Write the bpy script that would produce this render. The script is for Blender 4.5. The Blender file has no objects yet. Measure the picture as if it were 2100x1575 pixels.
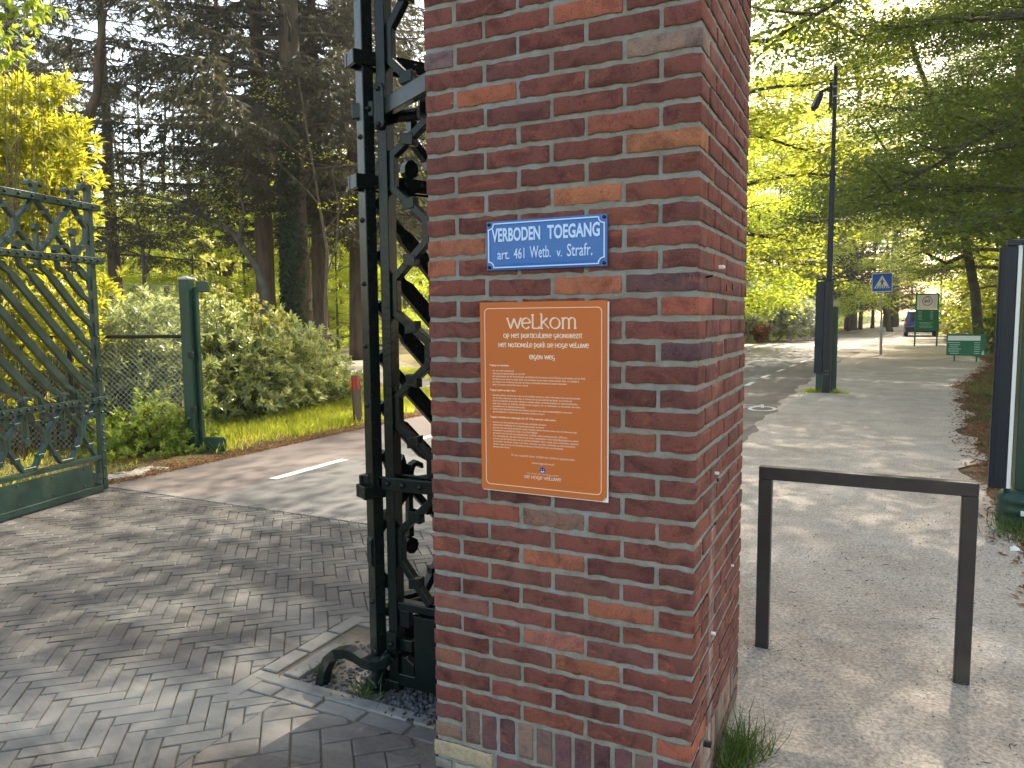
import bpy, math, random
import numpy as np
from mathutils import Matrix, Vector

# ------------------------------------------------------------------ scene, camera, light
S = bpy.context.scene
S.render.engine = 'CYCLES'
cam_d = bpy.data.cameras.new('camera')
cam = bpy.data.objects.new('camera', cam_d)
S.collection.objects.link(cam)
S.camera = cam
F_PX, YAW, PITCH, ROLL = 1501.74, 0.456501, 0.0896368, -0.00791614
CAM = np.array([0.412961, -1.96207, 1.48358])
cam_d.sensor_width = 36.0
cam_d.lens = 36.0 * F_PX / 2100.0
cam_d.clip_start, cam_d.clip_end = 0.05, 2000
_f = np.array([-math.sin(YAW) * math.cos(PITCH), math.cos(YAW) * math.cos(PITCH), -math.sin(PITCH)])
_r = np.array([math.cos(YAW), math.sin(YAW), 0.0])
_u = np.cross(_r, _f)
CR = _r * math.cos(ROLL) + _u * math.sin(ROLL)
CU = -_r * math.sin(ROLL) + _u * math.cos(ROLL)
CF = _f
cam.matrix_world = Matrix(((CR[0], CU[0], -CF[0], CAM[0]), (CR[1], CU[1], -CF[1], CAM[1]),
                           (CR[2], CU[2], -CF[2], CAM[2]), (0, 0, 0, 1)))
cam_d.dof.use_dof = True
cam_d.dof.focus_distance = 2.6
cam_d.dof.aperture_fstop = 13


def at(x, y, depth):
    """world point seen at photo position x, y at this depth"""
    return CAM + (CF + (x - 1050) / F_PX * CR - (y - 787.5) / F_PX * CU) * depth


def ground(x, y, z=0.0):
    d = CF + (x - 1050) / F_PX * CR - (y - 787.5) / F_PX * CU
    return CAM + d * (z - CAM[2]) / d[2]


SUN_EL, SUN_AZ = math.radians(43), math.radians(7)     # azimuth clockwise from +Y
W = bpy.data.worlds.new('World')
S.world = W
W.use_nodes = True
nt = W.node_tree
bg = nt.nodes['Background']
sky = nt.nodes.new('ShaderNodeTexSky')
sky.sky_type = 'NISHITA'
sky.sun_disc = False
sky.sun_elevation = SUN_EL
sky.sun_rotation = SUN_AZ
sky.air_density = 1.0
sky.dust_density = 2.0
sky.ozone_density = 1.0
wm = nt.nodes.new('ShaderNodeMix'); wm.data_type = 'RGBA'; wm.blend_type = 'MULTIPLY'; wm.inputs[0].default_value = 1.0
wm.inputs[7].default_value = (1.16, 1.0, 0.78, 1)      # the camera's warm white balance
nt.links.new(sky.outputs[0], wm.inputs[6]); nt.links.new(wm.outputs[2], bg.inputs[0])
bg.inputs[1].default_value = 0.15
sd = bpy.data.lights.new('sun', 'SUN')
sun = bpy.data.objects.new('sun', sd)
S.collection.objects.link(sun)
sd.energy = 3.3
sd.angle = math.radians(0.53)
sd.color = (1.0, 0.91, 0.76)
SUNV = Vector((math.sin(SUN_AZ) * math.cos(SUN_EL), math.cos(SUN_AZ) * math.cos(SUN_EL), math.sin(SUN_EL)))
sun.rotation_euler = SUNV.to_track_quat('Z', 'Y').to_euler()
S.view_settings.view_transform = 'Standard'
S.view_settings.look = 'None'
S.view_settings.exposure = 2.1
S.view_settings.gamma = 1.0
S.cycles.max_bounces = 7
S.cycles.diffuse_bounces = 5
S.cycles.glossy_bounces = 2
S.cycles.transmission_bounces = 3
S.cycles.transparent_max_bounces = 4
S.cycles.use_denoising = True
S.cycles.sample_clamp_indirect = 4.0
S.cycles.caustics_reflective = False
S.cycles.caustics_refractive = False

rng = np.random.default_rng(7)
random.seed(7)


# ------------------------------------------------------------------ helpers
def link(o, parent=None):
    S.collection.objects.link(o)
    if parent is not None:
        o.parent = parent
    return o


def tag(o, label=None, cat=None, group=None, kind=None):
    if label: o['label'] = label
    if cat: o['category'] = cat
    if group: o['group'] = group
    if kind: o['kind'] = kind
    return o


def thing(name, label, cat, loc=(0, 0, 0), rz=0.0, group=None):
    o = bpy.data.objects.new(name, None)
    o.empty_display_size = 0.1
    link(o)
    o.location = [float(c) for c in loc]
    o.rotation_euler = (0, 0, rz)
    return tag(o, label, cat, group)


def raw_mesh(name, V, F, nper, mats, smooth=False, tint=None, fmat=None, shade=None):
    """V (n,3), F flat indices, nper (faces,) loop counts"""
    me = bpy.data.meshes.new(name)
    V = np.ascontiguousarray(V, dtype=np.float32)
    F = np.ascontiguousarray(F, dtype=np.int32)
    nper = np.ascontiguousarray(nper, dtype=np.int32)
    me.vertices.add(len(V)); me.vertices.foreach_set('co', V.ravel())
    me.loops.add(len(F)); me.loops.foreach_set('vertex_index', F)
    me.polygons.add(len(nper))
    st = np.concatenate([[0], np.cumsum(nper)[:-1]]).astype(np.int32)
    me.polygons.foreach_set('loop_start', st)
    me.polygons.foreach_set('loop_total', nper)
    for m in (mats if isinstance(mats, (list, tuple)) else [mats]):
        me.materials.append(m)
    if fmat is not None:
        me.polygons.foreach_set('material_index', np.asarray(fmat, dtype=np.int32))
    if tint is not None:
        a = me.attributes.new('tint', 'FLOAT_COLOR', 'FACE')
        t = np.ones((len(nper), 4), dtype=np.float32); t[:, :3] = tint
        a.data.foreach_set('color', t.ravel())
    if shade is not None:
        a = me.attributes.new('shade', 'FLOAT', 'FACE')
        a.data.foreach_set('value', np.asarray(shade, dtype=np.float32))
    me.update(calc_edges=True)
    me.polygons.foreach_set('use_smooth', np.full(len(nper), bool(smooth)))
    return me


class MB:
    def __init__(s):
        s.v = []; s.f = []; s.m = []; s.t = []

    def add(s, V, F, mi=0, tint=None):
        o = len(s.v)
        s.v.extend([tuple(map(float, p)) for p in V])
        for f in F:
            s.f.append([i + o for i in f]); s.m.append(mi); s.t.append(tint or (1, 1, 1))

    def box(s, c, d, M=None, mi=0, tint=None):
        cx, cy, cz = c; x, y, z = d[0] / 2, d[1] / 2, d[2] / 2
        V = [(cx + a * x, cy + b * y, cz + e * z) for e in (-1, 1) for b in (-1, 1) for a in (-1, 1)]
        if M is not None: V = [tuple(M @ Vector(p)) for p in V]
        s.add(V, [(0, 2, 3, 1), (4, 5, 7, 6), (0, 1, 5, 4), (2, 6, 7, 3), (0, 4, 6, 2), (1, 3, 7, 5)], mi, tint)

    def bar(s, a, b, w, h, up=(0, 0, 1), mi=0, tint=None):
        """box from a to b; w across, h along up"""
        a = Vector(a); b = Vector(b); d = (b - a); L = d.length; d.normalize()
        u = Vector(up); r = d.cross(u).normalized(); u = r.cross(d)
        V = []
        for p in (a, b):
            for i, j in ((-1, -1), (1, -1), (1, 1), (-1, 1)):
                V.append(p + r * (i * w / 2) + u * (j * h / 2))
        s.add(V, [(0, 1, 2, 3), (7, 6, 5, 4), (0, 4, 5, 1), (1, 5, 6, 2), (2, 6, 7, 3), (3, 7, 4, 0)], mi, tint)

    def tube(s, pts, rad, n=8, caps=True, mi=0, tint=None):
        pts = [Vector(p) for p in pts]
        if not hasattr(rad, '__len__'): rad = [rad] * len(pts)
        rings = []; V = []
        ref = Vector((0.31, 0.2, 0.93))
        for i, p in enumerate(pts):
            d = (pts[min(i + 1, len(pts) - 1)] - pts[max(i - 1, 0)]).normalized()
            if abs(d.dot(ref)) > 0.98: ref = Vector((0.9, 0.1, 0.1))
            x = (ref - d * ref.dot(d)).normalized(); y = d.cross(x); ref = x
            for k in range(n):
                t = 2 * math.pi * k / n
                V.append(p + (x * math.cos(t) + y * math.sin(t)) * rad[i])
        F = []
        for i in range(len(pts) - 1):
            for k in range(n):
                a = i * n + k; b = i * n + (k + 1) % n
                F.append((a, b, b + n, a + n))
        if caps:
            F.append(tuple(range(n))[::-1]); F.append(tuple((len(pts) - 1) * n + k for k in range(n)))
        s.add(V, F, mi, tint)

    def cyl(s, a, b, r, n=16, mi=0, tint=None):
        s.tube([a, b], r, n, True, mi, tint)

    def dome(s, c, r, nrm, mi=0, n=8):
        """rivet head: half sphere"""
        c = Vector(c); d = Vector(nrm).normalized()
        x = d.orthogonal().normalized(); y = d.cross(x)
        V = []; F = []
        for k, ph in enumerate((0, 35, 65)):
            rr = r * math.cos(math.radians(ph)); h = r * math.sin(math.radians(ph))
            for i in range(n):
                t = 2 * math.pi * i / n
                V.append(c + d * h + (x * math.cos(t) + y * math.sin(t)) * rr)
        V.append(c + d * r)
        for k in range(2):
            for i in range(n):
                a = k * n + i; b = k * n + (i + 1) % n
                F.append((a, b, b + n, a + n))
        for i in range(n): F.append((2 * n + i, 2 * n + (i + 1) % n, 3 * n))
        s.add(V, F, mi)

    def ribbon(s, pts, w, y0, y1, M=None, closed=False, mi=0):
        """2-D path pts (x,z) thickened by w (number or list) in its plane, extruded y0..y1, mitred"""
        P = [np.array(p, float) for p in pts]; n = len(P)
        ws = [w] * n if not hasattr(w, '__len__') else w
        Lf = []; Rt = []
        for i in range(n):
            if closed: a, b = P[i - 1], P[(i + 1) % n]
            else: a, b = P[max(i - 1, 0)], P[min(i + 1, n - 1)]
            d1 = P[i] - a; d2 = b - P[i]
            if np.linalg.norm(d1) < 1e-9: d1 = d2
            if np.linalg.norm(d2) < 1e-9: d2 = d1
            d1 = d1 / np.linalg.norm(d1); d2 = d2 / np.linalg.norm(d2)
            n1 = np.array([-d1[1], d1[0]]); n2 = np.array([-d2[1], d2[0]])
            m = n1 + n2; m = m / max(np.linalg.norm(m), 1e-6)
            k = ws[i] / 2 / max(m @ n1, 0.35)
            Lf.append(P[i] + m * k); Rt.append(P[i] - m * k)
        V = []
        for i in range(n):
            for q in (Lf[i], Rt[i]):
                for yy in (y0, y1): V.append((q[0], yy, q[1]))
        F = []
        rngi = range(n) if closed else range(n - 1)
        for i in rngi:
            a = 4 * i; b = 4 * ((i + 1) % n)
            F += [(a, a + 2, b + 2, b), (a + 1, b + 1, b + 3, a + 3), (a, b, b + 1, a + 1), (a + 2, a + 3, b + 3, b + 2)]
        if not closed:
            e = 4 * (n - 1)
            F += [(0, 1, 3, 2), (e, e + 2, e + 3, e + 1)]
        if M is not None: V = [tuple(M @ Vector(p)) for p in V]
        s.add(V, F, mi)

    def prism(s, poly, y0, y1, M=None, mi=0, tint=None):
        """polygon (x,z) extruded along y"""
        n = len(poly)
        V = [(p[0], y0, p[1]) for p in poly] + [(p[0], y1, p[1]) for p in poly]
        F = [tuple(range(n)), tuple(range(2 * n - 1, n - 1, -1))] + [(i, i + n, (i + 1) % n + n, (i + 1) % n) for i in range(n)]
        if M is not None: V = [tuple(M @ Vector(p)) for p in V]
        s.add(V, F, mi, tint)

    def build(s, name, mats, parent=None, smooth=False, bevel=0.0, seg=2, tint=False, auto=None):
        me = raw_mesh(name, np.array(s.v), np.array([i for f in s.f for i in f]), np.array([len(f) for f in s.f]), mats,
                      smooth, np.array(s.t) if tint else None, s.m if max(s.m) > 0 else None)
        o = bpy.data.objects.new(name, me)
        link(o, parent)
        if bevel:
            b = o.modifiers.new('bevel', 'BEVEL'); b.width = bevel; b.segments = seg; b.limit_method = 'ANGLE'
            b.angle_limit = math.radians(40)
            if hasattr(b, 'harden_normals'): b.harden_normals = False
        return o


def copy_tree(o, parent=None):
    c = o.copy(); S.collection.objects.link(c); c.parent = parent
    for ch in list(o.children): copy_tree(ch, c)
    return c


# ------------------------------------------------------------------ materials
def newmat(name):
    m = bpy.data.materials.new(name); m.use_nodes = True
    m.node_tree.nodes.clear()
    return m, m.node_tree.nodes, m.node_tree.links


def N(nodes, t, **kw):
    n = nodes.new('ShaderNode' + t)
    for k, v in kw.items():
        if k.startswith('i_'): n.inputs[k[2:].replace('_', ' ')].default_value = v
        else: setattr(n, k, v)
    return n


def ramp(nodes, stops, interp='LINEAR'):
    r = nodes.new('ShaderNodeValToRGB'); r.color_ramp.interpolation = interp
    e = r.color_ramp.elements
    while len(e) < len(stops): e.new(0.5)
    for i, (p, c) in enumerate(stops):
        e[i].position = p; e[i].color = (*c, 1) if len(c) == 3 else c
    return r


def mix(nodes, links, fac, a, b, blend='MIX'):
    m = nodes.new('ShaderNodeMix'); m.data_type = 'RGBA'; m.blend_type = blend
    for sock, v in ((m.inputs[0], fac), (m.inputs[6], a), (m.inputs[7], b)):
        if hasattr(v, 'links'): links.new(v, sock)
        elif hasattr(v, '__len__'): sock.default_value = (*v, 1)[:4] if len(v) == 3 else v
        else: sock.default_value = v
    return m.outputs[2]


def surf(name, base, rough=0.6, var=0.25, scale=8, bump=0.1, bscale=60, spec=0.4, metal=0.0, dirt=None, dscale=3, tint=False, coat=0, bdist=0.004, stretch=None):
    """general painted/mineral surface: noise-varied colour, optional dirt colour, bump"""
    m, n, l = newmat(name)
    out = N(n, 'OutputMaterial'); p = N(n, 'BsdfPrincipled'); l.new(p.outputs[0], out.inputs[0])
    tc = N(n, 'TexCoord'); src = tc.outputs['Object']
    if stretch:
        mp = N(n, 'Mapping'); mp.inputs['Scale'].default_value = stretch; l.new(src, mp.inputs[0]); src = mp.outputs[0]
    n1 = N(n, 'TexNoise', i_Scale=scale, i_Detail=6.0, i_Roughness=0.6); l.new(src, n1.inputs['Vector'])
    lo = tuple(c * (1 - var) for c in base); hi = tuple(min(1, c * (1 + var)) for c in base)
    r = ramp(n, [(0.3, lo), (0.7, hi)]); l.new(n1.outputs[0], r.inputs[0])
    col = r.outputs[0]
    if dirt:
        n2 = N(n, 'TexNoise', i_Scale=dscale, i_Detail=8.0, i_Roughness=0.7); l.new(src, n2.inputs['Vector'])
        r2 = ramp(n, [(0.5, (0, 0, 0)), (0.68, (1, 1, 1))]); l.new(n2.outputs[0], r2.inputs[0])
        col = mix(n, l, r2.outputs[0], col, dirt)
    if tint:
        a = N(n, 'Attribute', attribute_name='tint'); col = mix(n, l, 1.0, col, a.outputs['Color'], 'MULTIPLY')
    l.new(col, p.inputs['Base Color'])
    p.inputs['Roughness'].default_value = rough
    p.inputs['Specular IOR Level'].default_value = spec
    p.inputs['Metallic'].default_value = metal
    if coat: p.inputs['Coat Weight'].default_value = coat; p.inputs['Coat Roughness'].default_value = 0.15
    if bump:
        n3 = N(n, 'TexNoise', i_Scale=bscale, i_Detail=5.0); l.new(src, n3.inputs['Vector'])
        b = N(n, 'Bump'); b.inputs['Strength'].default_value = bump; b.inputs['Distance'].default_value = bdist
        l.new(n3.outputs[0], b.inputs['Height']); l.new(b.outputs[0], p.inputs['Normal'])
    return m


def flat(name, base, rough=0.5, spec=0.4):
    m, n, l = newmat(name)
    out = N(n, 'OutputMaterial'); p = N(n, 'BsdfPrincipled'); l.new(p.outputs[0], out.inputs[0])
    p.inputs['Base Color'].default_value = (*base, 1); p.inputs['Roughness'].default_value = rough
    p.inputs['Specular IOR Level'].default_value = spec
    return m


def leafmat(name, dark, light, trans, tmix=0.45, rough=0.5, spec=0.3):
    """per-leaf colour between dark and light; light shines through"""
    m, n, l = newmat(name)
    out = N(n, 'OutputMaterial')
    a = N(n, 'Attribute', attribute_name='shade')
    r = ramp(n, [(0.0, dark), (1.0, light)]); l.new(a.outputs['Fac'], r.inputs[0])
    p = N(n, 'BsdfPrincipled'); l.new(r.outputs[0], p.inputs['Base Color'])
    p.inputs['Roughness'].default_value = rough; p.inputs['Specular IOR Level'].default_value = spec
    t = N(n, 'BsdfTranslucent')
    rt = ramp(n, [(0.0, tuple(c * 0.55 for c in trans)), (1.0, trans)]); l.new(a.outputs['Fac'], rt.inputs[0])
    l.new(rt.outputs[0], t.inputs[0])
    mx = N(n, 'MixShader'); mx.inputs[0].default_value = tmix
    l.new(p.outputs[0], mx.inputs[1]); l.new(t.outputs[0], mx.inputs[2]); l.new(mx.outputs[0], out.inputs[0])
    return m


M = {}
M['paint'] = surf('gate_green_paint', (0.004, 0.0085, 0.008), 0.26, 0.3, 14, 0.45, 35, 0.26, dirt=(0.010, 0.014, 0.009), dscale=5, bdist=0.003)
M['paint_lit'] = surf('sunlit_gate_paint', (0.013, 0.036, 0.029), 0.34, 0.25, 12, 0.2, 60, 0.4, dirt=(0.032, 0.052, 0.038), dscale=6, bdist=0.002)  # same gate paint, lightened: sunlight on the left leaf put into the colour
M['post_green'] = surf('post_green_paint', (0.008, 0.04, 0.024), 0.4, 0.15, 5, 0.05, 60, 0.5)
M['board_green'] = surf('board_green', (0.01, 0.13, 0.06), 0.45, 0.12, 3, 0)
M['navy'] = surf('dark_powder_coat', (0.010, 0.014, 0.024), 0.42, 0.12, 4, 0.04, 120, 0.3)
M['anthracite'] = surf('anthracite_powder_coat', (0.038, 0.031, 0.031), 0.42, 0.12, 9, 0.06, 300, 0.35, dirt=(0.06, 0.052, 0.045), dscale=4)
M['steel'] = surf('galvanised_steel', (0.32, 0.34, 0.36), 0.45, 0.15, 12, 0.05, 80, 0.5, 0.5)
M['wire'] = surf('fence_wire', (0.30, 0.31, 0.29), 0.35, 0.3, 30, 0, metal=0.5)
M['blackmetal'] = surf('black_metal', (0.012, 0.012, 0.013), 0.5, 0.3, 12, 0.05)
M['mortar'] = surf('mortar', (0.235, 0.222, 0.188), 0.95, 0.22, 18, 0.9, 220, 0.15, dirt=(0.25, 0.262, 0.27), dscale=4.5, bdist=0.004)
M['curb'] = surf('concrete_curb', (0.19, 0.185, 0.175), 0.9, 0.25, 9, 0.5, 150, 0.2, dirt=(0.24, 0.21, 0.16), dscale=7)
M['gravel_stone'] = surf('blue_grey_stone', (0.062, 0.064, 0.070), 0.7, 0.4, 25, 0.3, 150, 0.3, tint=True)
M['white'] = flat('white_paint', (0.78, 0.78, 0.76), 0.45)
M['rubble'] = surf('rubble', (0.42, 0.38, 0.31), 0.9, 0.3, 9, 0.8, 40, 0.2, dirt=(0.2, 0.17, 0.12), dscale=8, bdist=0.02)
M['wood'] = surf('weathered_post_wood', (0.13, 0.09, 0.06), 0.9, 0.4, 10, 0.7, 30, 0.2, stretch=(1, 1, 0.08))
M['red_reflector'] = flat('red_reflector', (0.65, 0.02, 0.02), 0.25)
M['bark'] = surf('fir_bark', (0.10, 0.072, 0.055), 0.95, 0.5, 5, 1.0, 9, 0.1, dirt=(0.06, 0.07, 0.035), dscale=1.2, bdist=0.06, stretch=(1, 1, 0.2))
M['beech_bark'] = surf('beech_bark', (0.10, 0.088, 0.072), 0.9, 0.35, 3, 0.5, 8, 0.15, dirt=(0.05, 0.065, 0.035), dscale=1.0, bdist=0.03)
M['stem'] = surf('shrub_stem', (0.12, 0.09, 0.06), 0.9, 0.3, 8, 0)


def brick_material():
    m, n, l = newmat('fired_brick')
    out = N(n, 'OutputMaterial'); p = N(n, 'BsdfPrincipled'); l.new(p.outputs[0], out.inputs[0])
    tc = N(n, 'TexCoord'); src = tc.outputs['Object']
    a = N(n, 'Attribute', attribute_name='tint')
    n1 = N(n, 'TexNoise', i_Scale=13.0, i_Detail=7.0, i_Roughness=0.65, i_Distortion=0.6); l.new(src, n1.inputs['Vector'])
    r1 = ramp(n, [(0.36, (0.62, 0.60, 0.66)), (0.5, (1, 1, 1)), (0.72, (1.22, 1.1, 1.0))]); l.new(n1.outputs[0], r1.inputs[0])
    c = mix(n, l, 1.0, a.outputs['Color'], r1.outputs[0], 'MULTIPLY')
    # orange burnt patches
    n2 = N(n, 'TexNoise', i_Scale=9.0, i_Detail=9.0, i_Roughness=0.75, i_Distortion=1.0)
    mp = N(n, 'Mapping'); mp.inputs['Location'].default_value = (3, 7, 1); mp.inputs['Scale'].default_value = (0.7, 0.7, 1.6)
    l.new(src, mp.inputs[0]); l.new(mp.outputs[0], n2.inputs['Vector'])
    r2 = ramp(n, [(0.56, (0, 0, 0)), (0.66, (0.75, 0.75, 0.75))]); l.new(n2.outputs[0], r2.inputs[0])
    c = mix(n, l, r2.outputs[0], c, mix(n, l, 0.6, c, (0.42, 0.13, 0.065)))
    # fine light specks, soot specks
    n3 = N(n, 'TexNoise', i_Scale=230.0, i_Detail=2.0); l.new(src, n3.inputs['Vector'])
    r3 = ramp(n, [(0.30, (0.5, 0.5, 0.5)), (0.42, (1, 1, 1)), (0.66, (1, 1, 1)), (0.74, (1.6, 1.7, 1.8))]); l.new(n3.outputs[0], r3.inputs[0])
    c = mix(n, l, 1.0, c, r3.outputs[0], 'MULTIPLY')
    # mortar smeared thinly over the faces
    n6 = N(n, 'TexNoise', i_Scale=26.0, i_Detail=9.0, i_Roughness=0.8, i_Distortion=1.5); l.new(src, n6.inputs['Vector'])
    r6 = ramp(n, [(0.62, (0, 0, 0)), (0.78, (0.4, 0.4, 0.4))]); l.new(n6.outputs[0], r6.inputs[0])
    c = mix(n, l, r6.outputs[0], c, (0.26, 0.19, 0.16))
    n7 = N(n, 'TexNoise', i_Scale=7.0, i_Detail=8.0, i_Roughness=0.75); mp7 = N(n, 'Mapping'); mp7.inputs['Location'].default_value = (9, 2, 5)
    l.new(src, mp7.inputs[0]); l.new(mp7.outputs[0], n7.inputs['Vector'])
    r7 = ramp(n, [(0.30, (0.45, 0.43, 0.45)), (0.46, (1, 1, 1))]); l.new(n7.outputs[0], r7.inputs[0])
    c = mix(n, l, 1.0, c, r7.outputs[0], 'MULTIPLY')
    # lime bloom
    n4 = N(n, 'TexNoise', i_Scale=4.0, i_Detail=10.0, i_Roughness=0.8); l.new(src, n4.inputs['Vector'])
    r4 = ramp(n, [(0.60, (0, 0, 0)), (0.95, (0.6, 0.6, 0.6))]); l.new(n4.outputs[0], r4.inputs[0])
    c = mix(n, l, r4.outputs[0], c, (0.30, 0.24, 0.23))
    # pale and dark drip stains running down the side face, damp dust near the ground
    sx_ = N(n, 'SeparateXYZ'); l.new(src, sx_.inputs[0])
    n8 = N(n, 'TexNoise', i_Scale=5.0, i_Detail=8.0, i_Roughness=0.8); mp8 = N(n, 'Mapping'); mp8.inputs['Scale'].default_value = (1, 9, 1.2)
    l.new(src, mp8.inputs[0]); l.new(mp8.outputs[0], n8.inputs['Vector'])
    for yc, zt_, colr, amt in ((0.245, 1.05, (0.42, 0.38, 0.35), .75), (0.375, 0.9, (0.03, 0.028, 0.027), .85)):
        q1 = N(n, 'Math', operation='SUBTRACT'); l.new(sx_.outputs[1], q1.inputs[0]); q1.inputs[1].default_value = yc
        q2 = N(n, 'Math', operation='ABSOLUTE'); l.new(q1.outputs[0], q2.inputs[0])
        q3 = N(n, 'MapRange'); q3.inputs['From Min'].default_value = 0.0; q3.inputs['From Max'].default_value = 0.05; q3.inputs['To Min'].default_value = 1; q3.inputs['To Max'].default_value = 0; l.new(q2.outputs[0], q3.inputs['Value'])
        q4 = N(n, 'MapRange'); q4.inputs['From Min'].default_value = zt_; q4.inputs['From Max'].default_value = zt_ - .25; l.new(sx_.outputs[2], q4.inputs['Value'])
        q5 = N(n, 'Math', operation='MULTIPLY'); l.new(q3.outputs[0], q5.inputs[0]); l.new(q4.outputs[0], q5.inputs[1])
        q6 = ramp(n, [(0.42, (0, 0, 0)), (0.6, (amt, amt, amt))]); l.new(n8.outputs[0], q6.inputs[0])
        q7 = N(n, 'Math', operation='MULTIPLY'); l.new(q5.outputs[0], q7.inputs[0]); l.new(q6.outputs[0], q7.inputs[1])
        q8 = N(n, 'Math', operation='GREATER_THAN'); l.new(sx_.outputs[0], q8.inputs[0]); q8.inputs[1].default_value = -0.012
        q9 = N(n, 'Math', operation='MULTIPLY'); l.new(q7.outputs[0], q9.inputs[0]); l.new(q8.outputs[0], q9.inputs[1])
        c = mix(n, l, q9.outputs[0], c, colr)
    l.new(c, p.inputs['Base Color'])
    p.inputs['Roughness'].default_value = 0.9; p.inputs['Specular IOR Level'].default_value = 0.2
    n5 = N(n, 'TexNoise', i_Scale=140.0, i_Detail=6.0, i_Roughness=0.7); l.new(src, n5.inputs['Vector'])
    b = N(n, 'Bump'); b.inputs['Strength'].default_value = 0.8; b.inputs['Distance'].default_value = 0.0020
    b2 = N(n, 'Bump'); b2.inputs['Strength'].default_value = 0.6; b2.inputs['Distance'].default_value = 0.006
    l.new(n5.outputs[0], b.inputs['Height']); l.new(n1.outputs[0], b2.inputs['Height'])
    l.new(b2.outputs[0], b.inputs['Normal']); l.new(b.outputs[0], p.inputs['Normal'])
    return m


M['brick'] = brick_material()


def ground_material(name, stops, scale, fine=(0.75, 1.3), fscale=90, bump=0.6, bdist=0.01, patch=None, pscale=1.0, prange=(0.5, 0.62), rough=0.95, bscale=None, specks=None, stretch=None):
    m, n, l = newmat(name)
    out = N(n, 'OutputMaterial'); p = N(n, 'BsdfPrincipled'); l.new(p.outputs[0], out.inputs[0])
    tc = N(n, 'TexCoord'); src = tc.outputs['Object']
    if stretch:
        mp = N(n, 'Mapping'); mp.inputs['Scale'].default_value = stretch; l.new(src, mp.inputs[0]); src = mp.outputs[0]
    n1 = N(n, 'TexNoise', i_Scale=scale, i_Detail=9.0, i_Roughness=0.65); l.new(src, n1.inputs['Vector'])
    r = ramp(n, stops); l.new(n1.outputs[0], r.inputs[0]); c = r.outputs[0]
    if patch:
        n2 = N(n, 'TexNoise', i_Scale=pscale, i_Detail=8.0, i_Roughness=0.7, i_Distortion=0.4); l.new(src, n2.inputs['Vector'])
        r2 = ramp(n, [(prange[0], (0, 0, 0)), (prange[1], (1, 1, 1))]); l.new(n2.outputs[0], r2.inputs[0])
        c = mix(n, l, r2.outputs[0], c, patch)
    n3 = N(n, 'TexNoise', i_Scale=fscale, i_Detail=4.0, i_Roughness=0.8); l.new(src, n3.inputs['Vector'])
    r3 = ramp(n, [(0.3, (fine[0],) * 3), (0.7, (fine[1],) * 3)]); l.new(n3.outputs[0], r3.inputs[0])
    c = mix(n, l, 1.0, c, r3.outputs[0], 'MULTIPLY')
    if specks:
        v = N(n, 'TexVoronoi', i_Scale=specks[0]); l.new(src, v.inputs['Vector'])
        rv = ramp(n, [(0.0, (1, 1, 1)), (specks[1], (0, 0, 0))], 'CONSTANT'); l.new(v.outputs['Distance'], rv.inputs[0])
        c = mix(n, l, rv.outputs[0], c, mix(n, l, 0.5, v.outputs['Color'], specks[2], 'MULTIPLY'))
    l.new(c, p.inputs['Base Color']); p.inputs['Roughness'].default_value = rough
    p.inputs['Specular IOR Level'].default_value = 0.25
    n4 = N(n, 'TexNoise', i_Scale=bscale or fscale, i_Detail=6.0, i_Roughness=0.75); l.new(src, n4.inputs['Vector'])
    b = N(n, 'Bump'); b.inputs['Strength'].default_value = bump; b.inputs['Distance'].default_value = bdist
    l.new(n4.outputs[0], b.inputs['Height']); l.new(b.outputs[0], p.inputs['Normal'])
    return m


M['forest'] = ground_material('forest_floor', [(0.3, (0.07, 0.045, 0.028)), (0.5, (0.13, 0.085, 0.05)), (0.7, (0.18, 0.12, 0.07))], 2.2, (0.5, 1.5), 40,
                              patch=(0.05, 0.085, 0.018), pscale=0.35, prange=(0.48, 0.6), bdist=0.04)
M['verge'] = ground_material('verge_soil', [(0.3, (0.12, 0.13, 0.045)), (0.5, (0.19, 0.16, 0.07)), (0.7, (0.11, 0.16, 0.035))], 2.6, (0.6, 1.4), 45,
                             patch=(0.30, 0.15, 0.07), pscale=1.3, prange=(0.52, 0.64), bdist=0.02)
M['path'] = ground_material('gravel_path', [(0.28, (0.32, 0.27, 0.225)), (0.5, (0.41, 0.352, 0.295)), (0.72, (0.48, 0.415, 0.355))], 1.3, (0.45, 1.6), 62,
                            0.9, 0.008, patch=(0.50, 0.445, 0.39), pscale=1.7, prange=(0.52, 0.68), bscale=90)
M['asphalt'] = ground_material('asphalt', [(0.3, (0.105, 0.102, 0.096)), (0.7, (0.15, 0.145, 0.135))], 0.8, (0.6, 1.45), 150, 0.7, 0.004, rough=0.8)
M['red_asphalt'] = ground_material('red_asphalt', [(0.3, (0.135, 0.112, 0.10)), (0.7, (0.175, 0.145, 0.13))], 0.9, (0.65, 1.4), 150, 0.7, 0.004, rough=0.8)
M['sand'] = ground_material('joint_sand', [(0.3, (0.20, 0.18, 0.145)), (0.7, (0.34, 0.30, 0.24))], 5, (0.6, 1.3), 150, 0.8, 0.004)
M['joint'] = ground_material('paving_joint', [(0.3, (0.07, 0.062, 0.05)), (0.7, (0.20, 0.175, 0.14))], 3, (0.6, 1.3), 150, 0.8, 0.004)
M['marking'] = ground_material('road_marking', [(0.35, (0.50, 0.50, 0.48)), (0.6, (0.68, 0.68, 0.65))], 9, (0.8, 1.1), 150, 0.4, 0.003, rough=0.7)


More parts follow.
